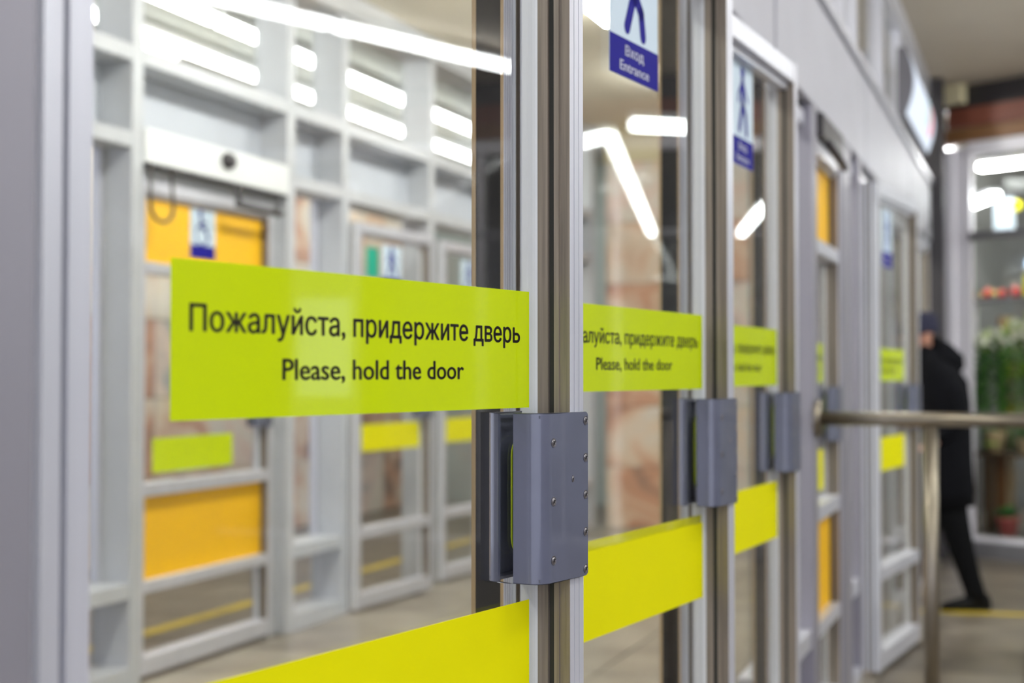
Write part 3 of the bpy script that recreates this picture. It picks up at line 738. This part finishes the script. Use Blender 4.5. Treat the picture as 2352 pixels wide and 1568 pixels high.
# ------------------------------------------------------------------ flower shop
S0 = Vector((3.56, 10.86)); SD = Vector((0.66, -0.75)).normalized(); SN = Vector((-SD.y, SD.x))
SROT = math.atan2(SD.y, SD.x)
def S(u, d, z=0.0):
    p = S0 + SD * u + SN * d
    return Vector((p.x, p.y, z))
def s_px(x, y, d):
    p0 = S0 + SN * d
    w = on_vplane(x, y, p0, SN); q = Vector((w.x, w.y)) - S0
    return q.dot(SD), w.z            # u along the front, height
ws = empty('wall_shop', S(0, 0), SROT); tag(ws, 'white framed glass front of the flower shop at the end of the hall', 'wall', kind='structure')
M['shop_frame'] = mat('white_shop_frame', srgb(244, 240, 246), 0.45)
M['shop_grey'] = mat('grey_shop_frame', srgb(128, 126, 130), 0.4, 0.3)
M['redbrown'] = mat('red_brown_bulkhead', srgb(128, 70, 52), 0.5, noise=0.25, nscale=2)
M['brownwood'] = mat('warm_brown_board', srgb(140, 98, 60), 0.5, noise=0.2, nscale=3)
M['shop_back'] = mat('pale_shop_wall', srgb(150, 152, 150), 0.6, noise=0.08, nscale=2)
uL = s_px(2140, 800, 0)[0] - 0.02
u0, u1, u2 = s_px(2166, 800, 0)[0], s_px(2196, 800, 0)[0], s_px(2230, 800, 0)[0]
UE = 9.0
box('corner_panel', uL - 0.6, u0, -0.02, 0.06, 0, CEIL, M['shop_grey'], ws)
box('frame_post', u0 + 0.001, u1, -0.03, 0.08, 0, 3.13, M['shop_frame'], ws, bev=0.004)
box('frame_panel', u1 + 0.001, u2, 0.01, 0.05, 0.12, 3.13, M['shop_frame'], ws)
zt = s_px(2290, 538, 0)[1]
edges = [u2] + [u2 + 1.15 * k for k in range(1, 8)]
for k, (a, b) in enumerate(zip(edges, edges[1:])):
    box('pane', a + 0.0305, b - 0.0305, 0.016, 0.024, 0.1505, zt - 0.0305, M['glass_far'], ws)
    box('pane', a + 0.0305, b - 0.0305, 0.016, 0.024, zt + 0.0305, 3.0595, M['glass_far'], ws)
    box('transom', a + 0.0005, b - 0.0605 + 0.03, -0.02, 0.06, zt - 0.03, zt + 0.03, M['shop_grey'], ws)
    if k: box('frame_post', a - 0.03, a + 0.03, -0.02, 0.06, 0.1505, 3.0595, M['shop_frame'], ws)
box('kerb', uL, UE, -0.10, 0.10, 0, 0.12, M['shop_grey'], ws)
box('base_rail', u2, UE, -0.03, 0.06, 0.1205, 0.15, M['shop_frame'], ws)
box('top_rail', u2, UE, -0.03, 0.08, 3.06, 3.16, M['shop_frame'], ws, bev=0.004)
box('bulkhead_board', u0, UE, -0.06, 0.06, 3.165, 3.27, M['brownwood'], ws)
box('bulkhead_band', u0 + 0.1, UE, -0.08, 0.06, 3.275, 3.42, M['redbrown'], ws)
box('bulkhead_beam', uL - 0.6, UE, -0.03, 0.10, 3.425, CEIL, M['dark_plastic'], ws)
cb = box('cream_box', 0, 0.24, -0.09, 0.0, 0, 0.16, M['cream'], ws, bev=0.005); uu, zz = s_px(2158, 248, -0.05); cb.location = (uu, -0.05, zz)
# interior shell
box('shop_floor', uL - 0.5, UE, 0.1005, 3.2, 0.0, 0.15, M['floor_in'], ws)
box('shop_back_panel', uL - 0.6, UE, 3.2, 3.3, 0, CEIL, M['shop_back'], ws)
box('shop_side_panel', uL - 0.7, uL - 0.6, 0.1, 3.2, 0, CEIL, M['shop_back'], ws)
box('shop_side_panel', UE, UE + 0.1, -4.0, 3.2, 0, CEIL, M['shop_back'], ws)

def at_shop(name, u, d, z, rz=0.0):
    p = S(u, d, z); return empty(name, p, SROT + rz)
# lamps in the shop
M['tube_shop'] = emit_mat('shop_tube', (1.0, 1.0, 0.98, 1), 24.0)
def shop_lamp(x0, y0, x1, y1, d, label, w=0.09):
    a, b = s_px(x0, y0, d), s_px(x1, y1, d)
    z = (a[1] + b[1]) / 2
    lamp('shop_lamp', label, S(a[0], d, z), S(b[0], d, z), w, 'lamps in the flower shop', drop=1, m=M['tube_shop'])
shop_lamp(2250, 368, 2500, 372, 1.0, 'long white lamp under the shop ceiling')
shop_lamp(2158, 350, 2192, 352, 0.5, 'short white lamp end behind the white shop post')
shop_lamp(2162, 372, 2228, 378, 1.2, 'dimmer lamp just below the short lamp by the shop post', 0.06)
p0, p1 = at_height(2232, 470, 2.75), at_height(2296, 444, 2.75)
lamp('shop_lamp', 'slanted white lamp below the long shop lamp', p0, p0 + (p1 - p0).normalized() * 0.62, 0.08, 'lamps in the flower shop', drop=1)
# suspended lamps out in the hall, seen mirrored in the second and third doors
def mirrored_lamp(hinge, ang, p, q, h, label, w=0.045):
    nx, ny = math.cos(ang), -math.sin(ang); out = []
    for x, y in (p, q):
        v = at_height(x, y, h); k = (v.x - hinge[0]) * nx + (v.y - hinge[1]) * ny
        out.append(Vector((v.x - 2 * k * nx, v.y - 2 * k * ny, h)))
    lamp('suspended_lamp', label, out[0], out[1], w, 'suspended hall lamps', drop=1)
mirrored_lamp(HB, AB, (1402, 315), (1497, 535), 2.4, 'long suspended lamp running toward the flower shop')
mirrored_lamp(HB, AB, (1300, 335), (1396, 312), 2.4, 'suspended lamp meeting the end of the long lamp')
mirrored_lamp(HB, AB, (1450, 286), (1640, 296), 2.4, 'suspended lamp hanging beside the long one', 0.06)
mirrored_lamp(HC, AC, (1703, 535), (1790, 432), 2.4, 'suspended lamp mirrored slanting in the third door')

# shelf with baubles
sh = at_shop('display_shelf', 0, 0.45, 0); tag(sh, 'narrow grey shelf with Christmas baubles in the shop window', 'shelf')
ua, za = s_px(2182, 690, 0.45); zsh = za
box('board', ua, 3.2, -0.12, 0.12, za - 0.03, za, M['shop_grey'], sh)
for u in (ua + 0.1, 1.2, 2.9): box('bracket', u - 0.012, u + 0.012, -0.1, 0.1, za - 0.15, za - 0.031, M['shop_grey'], sh)
for u in (ua + 0.02, ua + 0.16, 1.1, 3.0): box('upright', u - 0.02, u + 0.02, 0.08, 0.12, 0.1505, za - 0.0305, M['shop_frame'], sh)
M['red'] = mat('red_bauble', srgb(214, 30, 34), 0.12, 0.2, coat=0.6)
M['gold'] = mat('gold_bauble', srgb(224, 196, 120), 0.14, 0.7)
M['needle'] = mat('fir_needles', srgb(46, 82, 44), 0.6)
M['leaf'] = mat('lily_leaf', srgb(126, 190, 72), 0.45, noise=0.3, nscale=6)
M['leaf2'] = mat('dark_leaf', srgb(60, 122, 48), 0.5, noise=0.3, nscale=6)
M['bud'] = mat('pale_green_bud', srgb(186, 206, 110), 0.5)
M['petal'] = mat('white_petal', srgb(240, 240, 226), 0.5)
def sphere_mesh(name, r, m):
    bm = bmesh.new(); bmesh.ops.create_uvsphere(bm, u_segments=16, v_segments=10, radius=r)
    me = bpy.data.meshes.new(name); bm.to_mesh(me); bm.free(); me.materials.append(m)
    for p in me.polygons: p.use_smooth = True
    return me
ball_r, ball_g = sphere_mesh('bauble', 0.035, M['red']), sphere_mesh('bauble', 0.032, M['gold'])
capme = None
balls = [(2190, 'r', 0.9), (2207, 'g', 0.9), (2236, 'g', 1.0), (2250, 'g', 0.9), (2273, 'r', 1.1), (2293, 'r', 1.0), (2288, 'g', 0.9), (2324, 'r', 1.25), (2340, 'r', 0.9), (2362, 'g', 1.0), (2385, 'r', 1.1), (2420, 'g', 1.0)]
posn = ['at the end by the white post', 'second from the white post', 'third from the white post', 'fourth from the white post', 'large, at the middle of the row', 'right of the large one', 'raised behind the middle', 'biggest in the row', 'beside the biggest', 'past the biggest', 'near the right end', 'last of the row']
for (px, c, k), ps in zip(balls, posn):
    u = s_px(px, 665, 0.38)[0]
    e = at_shop('christmas_bauble', u, 0.355 + 0.085 * (balls.index((px, c, k)) % 2), zsh)
    tag(e, 'shiny %s Christmas bauble on the shop shelf, %s' % ('red' if c == 'r' else 'gold', ps), 'bauble', 'baubles on the shop shelf')
    r = (0.035 if c == 'r' else 0.032) * k
    o = add_obj('ball', ball_r if c == 'r' else ball_g, e, (0, 0, r)); o.scale = (k, k, k)
    lathe('cap', [(0.010, 0), (0.010, 0.012), (0.004, 0.014)], M['gold'], e, 8, (0, 0, 2 * r - 0.002))
bm = bmesh.new()
for i in range(1400):
    u = random.uniform(ua, 3.0); y = random.uniform(-0.02, 0.1); z = zsh + 0.02 + abs(random.gauss(0, 0.03))
    d = Vector((random.gauss(0, 1), random.gauss(0, 1), random.gauss(0.3, 1))).normalized() * 0.06; s_ = d.cross(Vector((0, 0, 1))).normalized() * 0.003
    c = Vector((u, y, z)); bm.faces.new([bm.verts.new(c - s_), bm.verts.new(c + s_), bm.verts.new(c + d)])
ga = bm_obj('fir_garland', bm, M['needle']); ga.location = S(0, 0.45); ga.rotation_euler = (0, 0, SROT)
tag(ga, 'dark green fir garland along the shop shelf', 'garland', kind='stuff')

# lilies
def blade(bm, base, direction, length, width, droop, seg=4):
    d = Vector(direction).normalized(); side = d.cross(Vector((0, 0, 1))).normalized()
    prev = None; up = side.cross(d)
    for i in range(seg + 1):
        t = i / seg; p = Vector(base) + d * (length * t) + Vector((0, 0, -droop * t * t))
        w = width * math.sin(math.pi * min(0.97, 0.12 + 0.86 * t)) * 0.5
        a, c, b = bm.verts.new(p - side * w + up * w * 0.35), bm.verts.new(p), bm.verts.new(p + side * w + up * w * 0.35)
        if prev: bm.faces.new((prev[0], prev[1], c, a)); bm.faces.new((prev[1], prev[2], b, c))
        prev = (a, c, b)
def lily_meshes(seed):
    rd = random.Random(seed); H = 0.80
    bs = bmesh.new(); bm_tube(bs, [(0, 0, 0), (0.01, 0.0, H * 0.5), (0.0, 0.01, H)], [0.006, 0.005, 0.004], 6)
    bl = bmesh.new()
    for i in range(26):
        z = H * (0.36 + 0.62 * i / 26); a = i * 2.4 + rd.random()
        blade(bl, (0, 0, z), (math.cos(a), math.sin(a), 0.9), rd.uniform(0.13, 0.20), 0.034, 0.05)
    bp = bmesh.new(); bb = bmesh.new()
    for k in range(2):
        a = rd.random() * 6.28; ax = Vector((math.cos(a), math.sin(a), 0.9)).normalized(); c = Vector((0, 0, H)) + ax * 0.05
        q = Vector((0, 0, 1)).rotation_difference(ax)
        for i in range(6):
            b = i * math.pi / 3
            blade(bp, c, q @ Vector((math.cos(b), math.sin(b), 0.75)), 0.12, 0.055, 0.02)
    for k in range(3):
        a = rd.random() * 6.28; d = Vector((math.cos(a), math.sin(a), 1.6)).normalized()
        b0 = Vector((0, 0, H)); bm_tube(bb, [b0, b0 + d * 0.05, b0 + d * 0.08, b0 + d * 0.12, b0 + d * 0.145], [0.003, 0.006, 0.013, 0.012, 0.002], 7)
    out = []
    for nm, b, m in (('stem', bs, M['leaf']), ('foliage', bl, M['leaf'] if seed % 2 else M['leaf2']), ('flower', bp, M['petal']), ('bud', bb, M['bud'])):
        me = bpy.data.meshes.new(nm); b.to_mesh(me); b.free(); me.materials.append(m); out.append((nm, me))
    return out
LV = [lily_meshes(s) for s in (1, 2, 3)]
# stand and vases
M['vase'] = glass_mat('vase_glass', (0.86, 0.93, 0.86, 1), 0.06)
M['water'] = mat('murky_stem_water', srgb(120, 140, 84), 0.2)
M['stand'] = mat('dark_brown_stand', srgb(92, 72, 50), 0.6, noise=0.2, nscale=3)
M['tanpot'] = mat('tan_paper_pot', srgb(196, 172, 128), 0.6)
zst = s_px(2280, 1036, 0.5)[1]
ust = s_px(2262, 1000, 0.5)[0]
st = at_shop('flower_stand', 0, 0.5, 0); tag(st, 'brown wooden flower stand behind the shop glass', 'stand')
box('stand_top', ust - 0.32, ust + 1.6, -0.2, 0.22, zst - 0.03, zst, M['stand'], st)
for u in (ust - 0.05, ust + 0.12, ust + 1.5): box('stand_leg', u - 0.03, u + 0.03, -0.16, -0.08, 0.1505, zst - 0.0305, M['stand'], st)
box('back_board', ust - 0.02, ust + 0.17, 0.0, 0.02, 0.3, zst - 0.031, M['brownwood'], st)
vz = [(2218, 0.50, 'by the white shop post'), (2272, 0.45, 'in the middle of the shop stand'), (2325, 0.52, 'at the right edge of the view'), (2385, 0.5, 'past the edge of the view')]
names = ['white lily with green buds in the vase %s', 'leaning lily with open white flowers in the vase %s', 'tall leafy lily in the vase %s', 'lily with drooping leaves in the vase %s', 'short lily in the vase %s']
for vi, (px, d, where) in enumerate(vz):
    u = s_px(px, 1000, d)[0]
    v = at_shop('flower_vase', u, d, zst); tag(v, 'tall clear glass flower vase standing %s' % where, 'vase', 'vases on the shop stand')
    lathe('vase_wall', [(0.055, 0.0), (0.06, 0.01), (0.062, 0.15), (0.075, 0.30), (0.072, 0.30), (0.058, 0.15), (0.054, 0.015)], M['vase'], v)
    lathe('water', [(0.05, 0.018), (0.054, 0.14), (0.05, 0.145)], M['water'], v)
    for k in range(5):
        a = 6.28 * k / 5 + vi; e = empty('lily', S(u + 0.03 * math.cos(a), d + 0.03 * math.sin(a), zst + 0.02), random.random() * 6)
        lean = 0.10 + 0.16 * random.random()
        e.rotation_euler = Quaternion(Vector((math.cos(a + SROT), math.sin(a + SROT), 0)).cross(Vector((0, 0, 1))).normalized(), -lean).to_euler()
        sc = 0.90 + 0.16 * k / 4 + random.uniform(-0.05, 0.12); e.scale = (sc, sc, sc)
        tag(e, names[k] % where, 'flower', 'lilies in the shop window')
        for nm, me in LV[(k + vi) % 3]: add_obj(nm, me, e)
# pots on and under the stand
M['terracotta'] = mat('pink_terracotta', srgb(196, 100, 92), 0.6)
def potted(name, label, px, py, d, r, h, m, leafm, n, ll, z=None):
    u, zz = s_px(px, py, d)
    e = at_shop(name, u, d, zz if z is None else z); tag(e, label, 'plant')
    lathe('pot', [(r * 0.7, 0), (r * 0.95, h * 0.85), (r * 1.05, h * 0.86), (r * 1.05, h), (r * 0.9, h), (r * 0.88, h * 0.9)], m, e)
    bm = bmesh.new()
    for i in range(n):
        a = i * 2.4; blade(bm, (0.02 * math.cos(a), 0.02 * math.sin(a), h * 0.9), (math.cos(a), math.sin(a), random.uniform(0.5, 2.2)), ll * random.uniform(0.6, 1.1), ll * 0.28, ll * 0.3)
    bm_obj('foliage', bm, leafm, e)
potted('potted_plant', 'small leafy plant in a pink terracotta pot on the shop floor', 2316, 1275, 0.22, 0.085, 0.14, M['terracotta'], M['leaf2'], 26, 0.16, 0.1505)
potted('potted_plant', 'dark leafy plant at the right edge behind the shop glass', 2360, 1060, 0.30, 0.08, 0.12, M['tanpot'], M['leaf2'], 30, 0.2, zst)
pt = at_shop('paper_pot', s_px(2288, 1000, 0.36)[0], 0.36, zst); tag(pt, 'tan paper-wrapped pot in front of the lilies', 'pot')
lathe('wrap', [(0.05, 0), (0.08, 0.14), (0.085, 0.17), (0.07, 0.15), (0.045, 0.02)], M['tanpot'], pt)
box('ribbon', -0.06, 0.06, -0.075, -0.068, 0.06, 0.08, M['bud'], pt)
# lit signs and a board deep in the shop
M['blue_lit'] = emit_mat('blue_white_lit_sign', (0.55, 0.75, 1.0, 1), 1.6)
for px, py, wpx, lab in ((2273, 616, 72, 'pale blue glowing sign deep in the flower shop'), (2352, 606, 30, 'second pale blue glowing sign at the right edge of the shop')):
    a, b = s_px(px - wpx / 2, py + 14, 2.6), s_px(px + wpx / 2, py - 14, 2.6)
    e = at_shop('lit_sign', a[0], 2.6, a[1]); tag(e, lab, 'sign')
    L, H = b[0] - a[0], b[1] - a[1]
    box('frame', 0, L, 0.011, 0.05, 0, H, M['shop_frame'], e)
    for k in range(5): box('lit_bar', L * (0.04 + 0.19 * k), L * (0.19 + 0.19 * k), 0, 0.01, H * (0.15 + 0.1 * (k % 2)), H * (0.75 + 0.1 * (k % 2)), M['blue_lit'], e)
a, b = s_px(2283, 528, 1.5), s_px(2330, 452, 1.5)
e = at_shop('hanging_card', a[0], 1.5, a[1]); tag(e, 'pale bluish hanging card above the shop transom', 'card')
box('card', 0, b[0] - a[0], 0, 0.01, 0, b[1] - a[1], M['sign_white'], e); box('hook', (b[0] - a[0]) / 2 - 0.01, (b[0] - a[0]) / 2 + 0.01, 0, 0.01, b[1] - a[1], b[1] - a[1] + 0.05, M['shop_grey'], e)
a = s_px(2336, 472, 1.4); e = at_shop('yellow_tag', a[0], 1.4, a[1]); tag(e, 'round yellow tag beside the pale hanging card', 'tag')
o = lathe('disc', [(0.045, 0), (0.045, 0.008), (0.03, 0.010)], M['yellow'], e); o.rotation_euler = (R(90), 0, 0)
box('string', -0.003, 0.003, 0.0, 0.004, 0.04, 0.3, M['cable'], e)
a = s_px(2345, 690, 0.30); e = at_shop('price_card', a[0], 0.34, zsh); tag(e, 'yellow price card standing on the shop shelf', 'card')
box('card', 0, 0.14, 0, 0.006, 0.0, 0.17, M['yellow'], e); box('foot', 0.04, 0.10, 0.0062, 0.04, 0, 0.006, M['white_plastic'], e)
e = at_shop('wooden_board', s_px(2292, 700, 0.75)[0], 0.75, 0); tag(e, 'upright tan wooden board under the shop shelf', 'board')
box('plank', 0, 0.03, 0, 0.03, 0.1505, 1.85, M['brownwood'], e); box('plank', 0.032, 0.13, 0, 0.02, 0.1505, 1.85, M['tanpot'], e)

# ------------------------------------------------------------------ person
M['coat'] = mat('black_navy_coat', srgb(13, 13, 18), 0.9, noise=0.3, nscale=9, bump=0.4, spec=0.15)
M['trouser'] = mat('black_trousers', srgb(11, 11, 13), 0.9, spec=0.15)
M['hat'] = mat('navy_knit_hat', srgb(26, 26, 52), 0.85, noise=0.2, nscale=60, bump=0.4)
M['skin'] = mat('skin', srgb(206, 150, 126), 0.55)
M['hair'] = mat('grey_brown_hair', srgb(70, 60, 54), 0.7)
M['shoe'] = mat('black_leather', srgb(12, 12, 14), 0.6, spec=0.2)
M['eye'] = mat('eye', srgb(40, 30, 28), 0.2)
YP = 8.43
def pp(x, y, dy=0.0): return at_depth(x, y, YP + dy)
def skin_obj(name, nodes, edges, m, parent, lev=2, root=0):
    me = bpy.data.meshes.new(name); me.from_pydata([tuple(n[0]) for n in nodes], edges, []); me.update()
    o = bpy.data.objects.new(name, me); COL.objects.link(o)
    md = o.modifiers.new('skin', 'SKIN')
    for i, n in enumerate(nodes):
        sv = me.skin_vertices[0].data[i]; sv.radius = n[1] if isinstance(n[1], tuple) else (n[1], n[1]); sv.use_root = (i == root)
    md.use_smooth_shade = True
    sd = o.modifiers.new('sub', 'SUBSURF'); sd.levels = lev; sd.render_levels = lev
    me.materials.append(m)
    if parent: o.parent = parent
    return o
def loft(name, rings, m, parent, seg=24, capends=True):
    """rings: (centre, rx, ry, tilt) horizontal ellipses"""
    bm = bmesh.new(); R_ = []
    for c, rx, ry, ti in rings:
        c = Vector(c); rot = Matrix.Rotation(ti, 3, 'Y')
        R_.append([bm.verts.new(c + rot @ Vector((rx * math.cos(2 * math.pi * k / seg), ry * math.sin(2 * math.pi * k / seg), 0))) for k in range(seg)])
    for a, b in zip(R_, R_[1:]):
        for k in range(seg): bm.faces.new((a[k], a[(k + 1) % seg], b[(k + 1) % seg], b[k]))
    if capends: bm.faces.new(R_[0][::-1]); bm.faces.new(R_[-1])
    bmesh.ops.recalc_face_normals(bm, faces=bm.faces[:])
    return bm_obj(name, bm, m, parent, True)
nodes = [(pp(2165, 1085), 0.10), (pp(2164, 985), 0.10), (pp(2156, 895), 0.09), (pp(2138, 825), 0.055), (pp(2124, 792), 0.058), (pp(2113, 775), (0.075, 0.085)), (pp(2110, 745), (0.078, 0.095)), (pp(2112, 728), (0.05, 0.06)),
         (pp(2172, 1110, -0.08), 0.085), (pp(2200, 1255, -0.08), 0.055), (pp(2243, 1365, -0.08), 0.04),
         (pp(2155, 1110, 0.08), 0.085), (pp(2112, 1245, 0.08), 0.055), (pp(2085, 1370, 0.08), 0.04),
         (pp(2172, 868, -0.16), 0.045), (pp(2200, 955, -0.20), 0.04), (pp(2150, 1012, -0.17), 0.035), (pp(2128, 1022, -0.16), (0.025, 0.04)),
         (pp(2160, 868, 0.16), 0.045), (pp(2190, 955, 0.20), 0.04), (pp(2140, 1012, 0.17), 0.035), (pp(2118, 1022, 0.16), (0.025, 0.04)),
         (pp(2096, 768), 0.012)]
edges = [(0, 1), (1, 2), (2, 3), (3, 4), (4, 5), (5, 6), (6, 7), (0, 8), (8, 9), (9, 10), (0, 11), (11, 12), (12, 13), (2, 14), (14, 15), (15, 16), (16, 17), (2, 18), (18, 19), (19, 20), (20, 21)]
nodes = nodes[:22]
# five fingers on each hand, curled into the pocket line
def fingers(hand, sgn):
    b = nodes[hand][0]
    for k in range(5):
        off = Vector((0.012 if k else 0.035, sgn * 0.0, 0)) + Vector((0, (k - 2) * 0.017, 0))
        L = [0.045, 0.07, 0.075, 0.07, 0.055][k]
        i = len(nodes)
        nodes.append((b + off + Vector((-L * 0.5, 0, -0.012)), 0.009)); nodes.append((b + off + Vector((-L * 0.85, 0, -0.035)), 0.008))
        edges.append((hand, i)); edges.append((i, i + 1))
fingers(17, -1); fingers(21, 1)
pe = skin_obj('person', nodes, edges, M['skin'], None)
tag(pe, 'person in a long black hooded coat and navy knit hat walking toward the doors', 'person')
# clothing
k = 0.00258
coat = loft('coat', [(pp(2168, 1158), 0.172, 0.20, 0), (pp(2166, 1120), 0.178, 0.215, 0), (pp(2164, 1050), 0.170, 0.22, 0), (pp(2163, 980), 0.166, 0.225, 0), (pp(2160, 920), 0.165, 0.235, 0.05),
                       (pp(2156, 870), 0.160, 0.235, 0.12), (pp(2150, 840), 0.135, 0.20, 0.25), (pp(2142, 815), 0.10, 0.12, 0.35), (pp(2136, 800), 0.085, 0.09, 0.4)], M['coat'], pe)
arm = lambda dy, dx: [(pp(2168 + dx, 862, dy * 0.85), (0.085, 0.085)), (pp(2186 + dx, 905, dy), 0.082), (pp(2200 + dx, 955, dy * 1.1), 0.072), (pp(2178 + dx, 990, dy * 1.05), 0.064), (pp(2145 + dx, 1015, dy * 0.95), 0.058)]
for nm, dy, dx in (('sleeve', -0.19, 4), ('sleeve', 0.19, -8)):
    skin_obj(nm, arm(dy, dx), [(0, 1), (1, 2), (2, 3), (3, 4)], M['coat'], pe)
# hood lying on the shoulders
hood = loft('hood', [(pp(2150, 850), 0.12, 0.16, 0.3), (pp(2166, 828), 0.125, 0.17, 0.35), (pp(2172, 805), 0.105, 0.16, 0.4), (pp(2160, 786), 0.075, 0.13, 0.45), (pp(2146, 776), 0.04, 0.08, 0.45)], M['coat'], pe)
for nm, dy, pts in (('trouser_leg', -0.08, ((2180, 1140, 0.098), (2192, 1200, 0.088), (2208, 1260, 0.075), (2226, 1320, 0.064), (2240, 1362, 0.060), (2243, 1378, 0.060))), ('trouser_leg', 0.08, ((2150, 1140, 0.098), (2130, 1200, 0.088), (2112, 1260, 0.074), (2095, 1320, 0.064), (2085, 1362, 0.060), (2083, 1376, 0.060)))):
    loft(nm, [(pp(x, y, dy), r, r * 0.95, 0) for x, y, r in pts][::-1], M['trouser'], pe)
def shoe(px, dy):
    z0 = 0.003; c = at_depth(px, 1390, YP + dy)
    prof = [(-0.205, 0.018, 0.022), (-0.18, 0.036, 0.05), (-0.12, 0.046, 0.066), (-0.05, 0.044, 0.085), (0.02, 0.040, 0.105), (0.065, 0.036, 0.10), (0.082, 0.024, 0.075)]
    bm = bmesh.new(); rr = []; seg = 14
    for x, wy, h in prof:
        ring = []
        for q in range(seg):
            a = 2 * math.pi * q / seg; ring.append(bm.verts.new((c.x + x, c.y + wy * math.cos(a), z0 + max(0.0, h * (0.5 + 0.5 * math.sin(a))) )))
        rr.append(ring)
    for a, b in zip(rr, rr[1:]):
        for q in range(seg): bm.faces.new((a[q], a[(q + 1) % seg], b[(q + 1) % seg], b[q]))
    bm.faces.new(rr[0]); bm.faces.new(rr[-1][::-1]); bmesh.ops.recalc_face_normals(bm, faces=bm.faces[:])
    bm_obj('shoe', bm, M['shoe'], pe, True)
shoe(2242, -0.08); shoe(2084, 0.08)
hc = pp(2111, 748)
hat = loft('hat', [(hc + Vector((0.0, 0, -0.045)), 0.112, 0.094, -0.12), (hc + Vector((0, 0, 0.0)), 0.114, 0.096, -0.12), (hc + Vector((0.002, 0, 0.035)), 0.108, 0.09, -0.12), (hc + Vector((0.005, 0, 0.065)), 0.085, 0.072, -0.12), (hc + Vector((0.008, 0, 0.082)), 0.04, 0.035, -0.12)], M['hat'], pe)
loft('hat_brim', [(hc + Vector((0, 0, -0.05)), 0.114, 0.096, -0.12), (hc + Vector((0, 0, -0.048)), 0.118, 0.10, -0.12), (hc + Vector((0, 0, -0.012)), 0.119, 0.101, -0.12), (hc + Vector((0, 0, -0.008)), 0.115, 0.097, -0.12)], M['hat'], pe)
hd = pp(2112, 772)
lathe('ear', [(0.004, -0.03), (0.012, -0.02), (0.014, 0.0), (0.014, 0.018), (0.006, 0.03)], M['skin'], pe, 10, hd + Vector((0.02, -0.085, 0.0)))
bm = bmesh.new(); n0 = hd + Vector((-0.085, 0, 0.005)); bm_tube(bm, [n0 + Vector((0.0, 0, 0.03)), n0 + Vector((-0.018, 0, 0.0)), n0 + Vector((-0.022, 0, -0.012)), n0 + Vector((0.0, 0, -0.02))], [0.006, 0.011, 0.013, 0.008], 8); bm_obj('nose', bm, M['skin'], pe, True)
for s_ in (-1, 1):
    add_obj('eye', sphere_mesh('eye', 0.011, M['eye']), pe, hd + Vector((-0.072, s_ * 0.032, 0.035)))
bm = bmesh.new(); bm_tube(bm, [hd + Vector((-0.068, -0.025, -0.035)), hd + Vector((-0.083, 0, -0.033)), hd + Vector((-0.068, 0.025, -0.035))], 0.006, 6); bm_obj('mouth', bm, M['terracotta'], pe, True)

# ------------------------------------------------------------------ made-up lit panel for a bluish daylight opening (mirrored in the nearest door)
nx, ny = math.cos(AA), -math.sin(AA); pts = []
for px in (680, 800):
    v = at_depth(px, 860, 6.0); kk = (v.x - HA[0]) * nx + (v.y - HA[1]) * ny
    pts.append(Vector((v.x - 2 * kk * nx, v.y - 2 * kk * ny, 0)))
d_ = pts[0] - pts[1]
ad = empty('daylight_panel', pts[1], math.atan2(d_.y, d_.x)); tag(ad, 'made-up slim lit panel for a daylight opening in the hall, mirrored in the lime sticker', 'advertising stand')
L_ = d_.length
M['day_dim'] = emit_mat('pale_blue_lit_panel', (0.62, 0.74, 0.95, 1), 0.28); M['day_bright'] = emit_mat('bright_blue_white_lit_panel', (0.72, 0.86, 1.0, 1), 1.0)
box('panel_case', -0.03, L_ + 0.03, 0.0, 0.12, 0.0, 2.2, M['shop_frame'], ad, bev=0.005)
for z0, z1, m in ((0.40, 1.25, M['day_dim']), (1.29, 1.70, M['day_bright']), (1.74, 2.12, M['day_dim'])): 
    box('lit_panel', 0.0, L_, -0.004, -0.0005, z0, z1, m, ad); box('lit_panel', 0.0, L_, 0.1205, 0.124, z0, z1, M['day_dim'], ad)
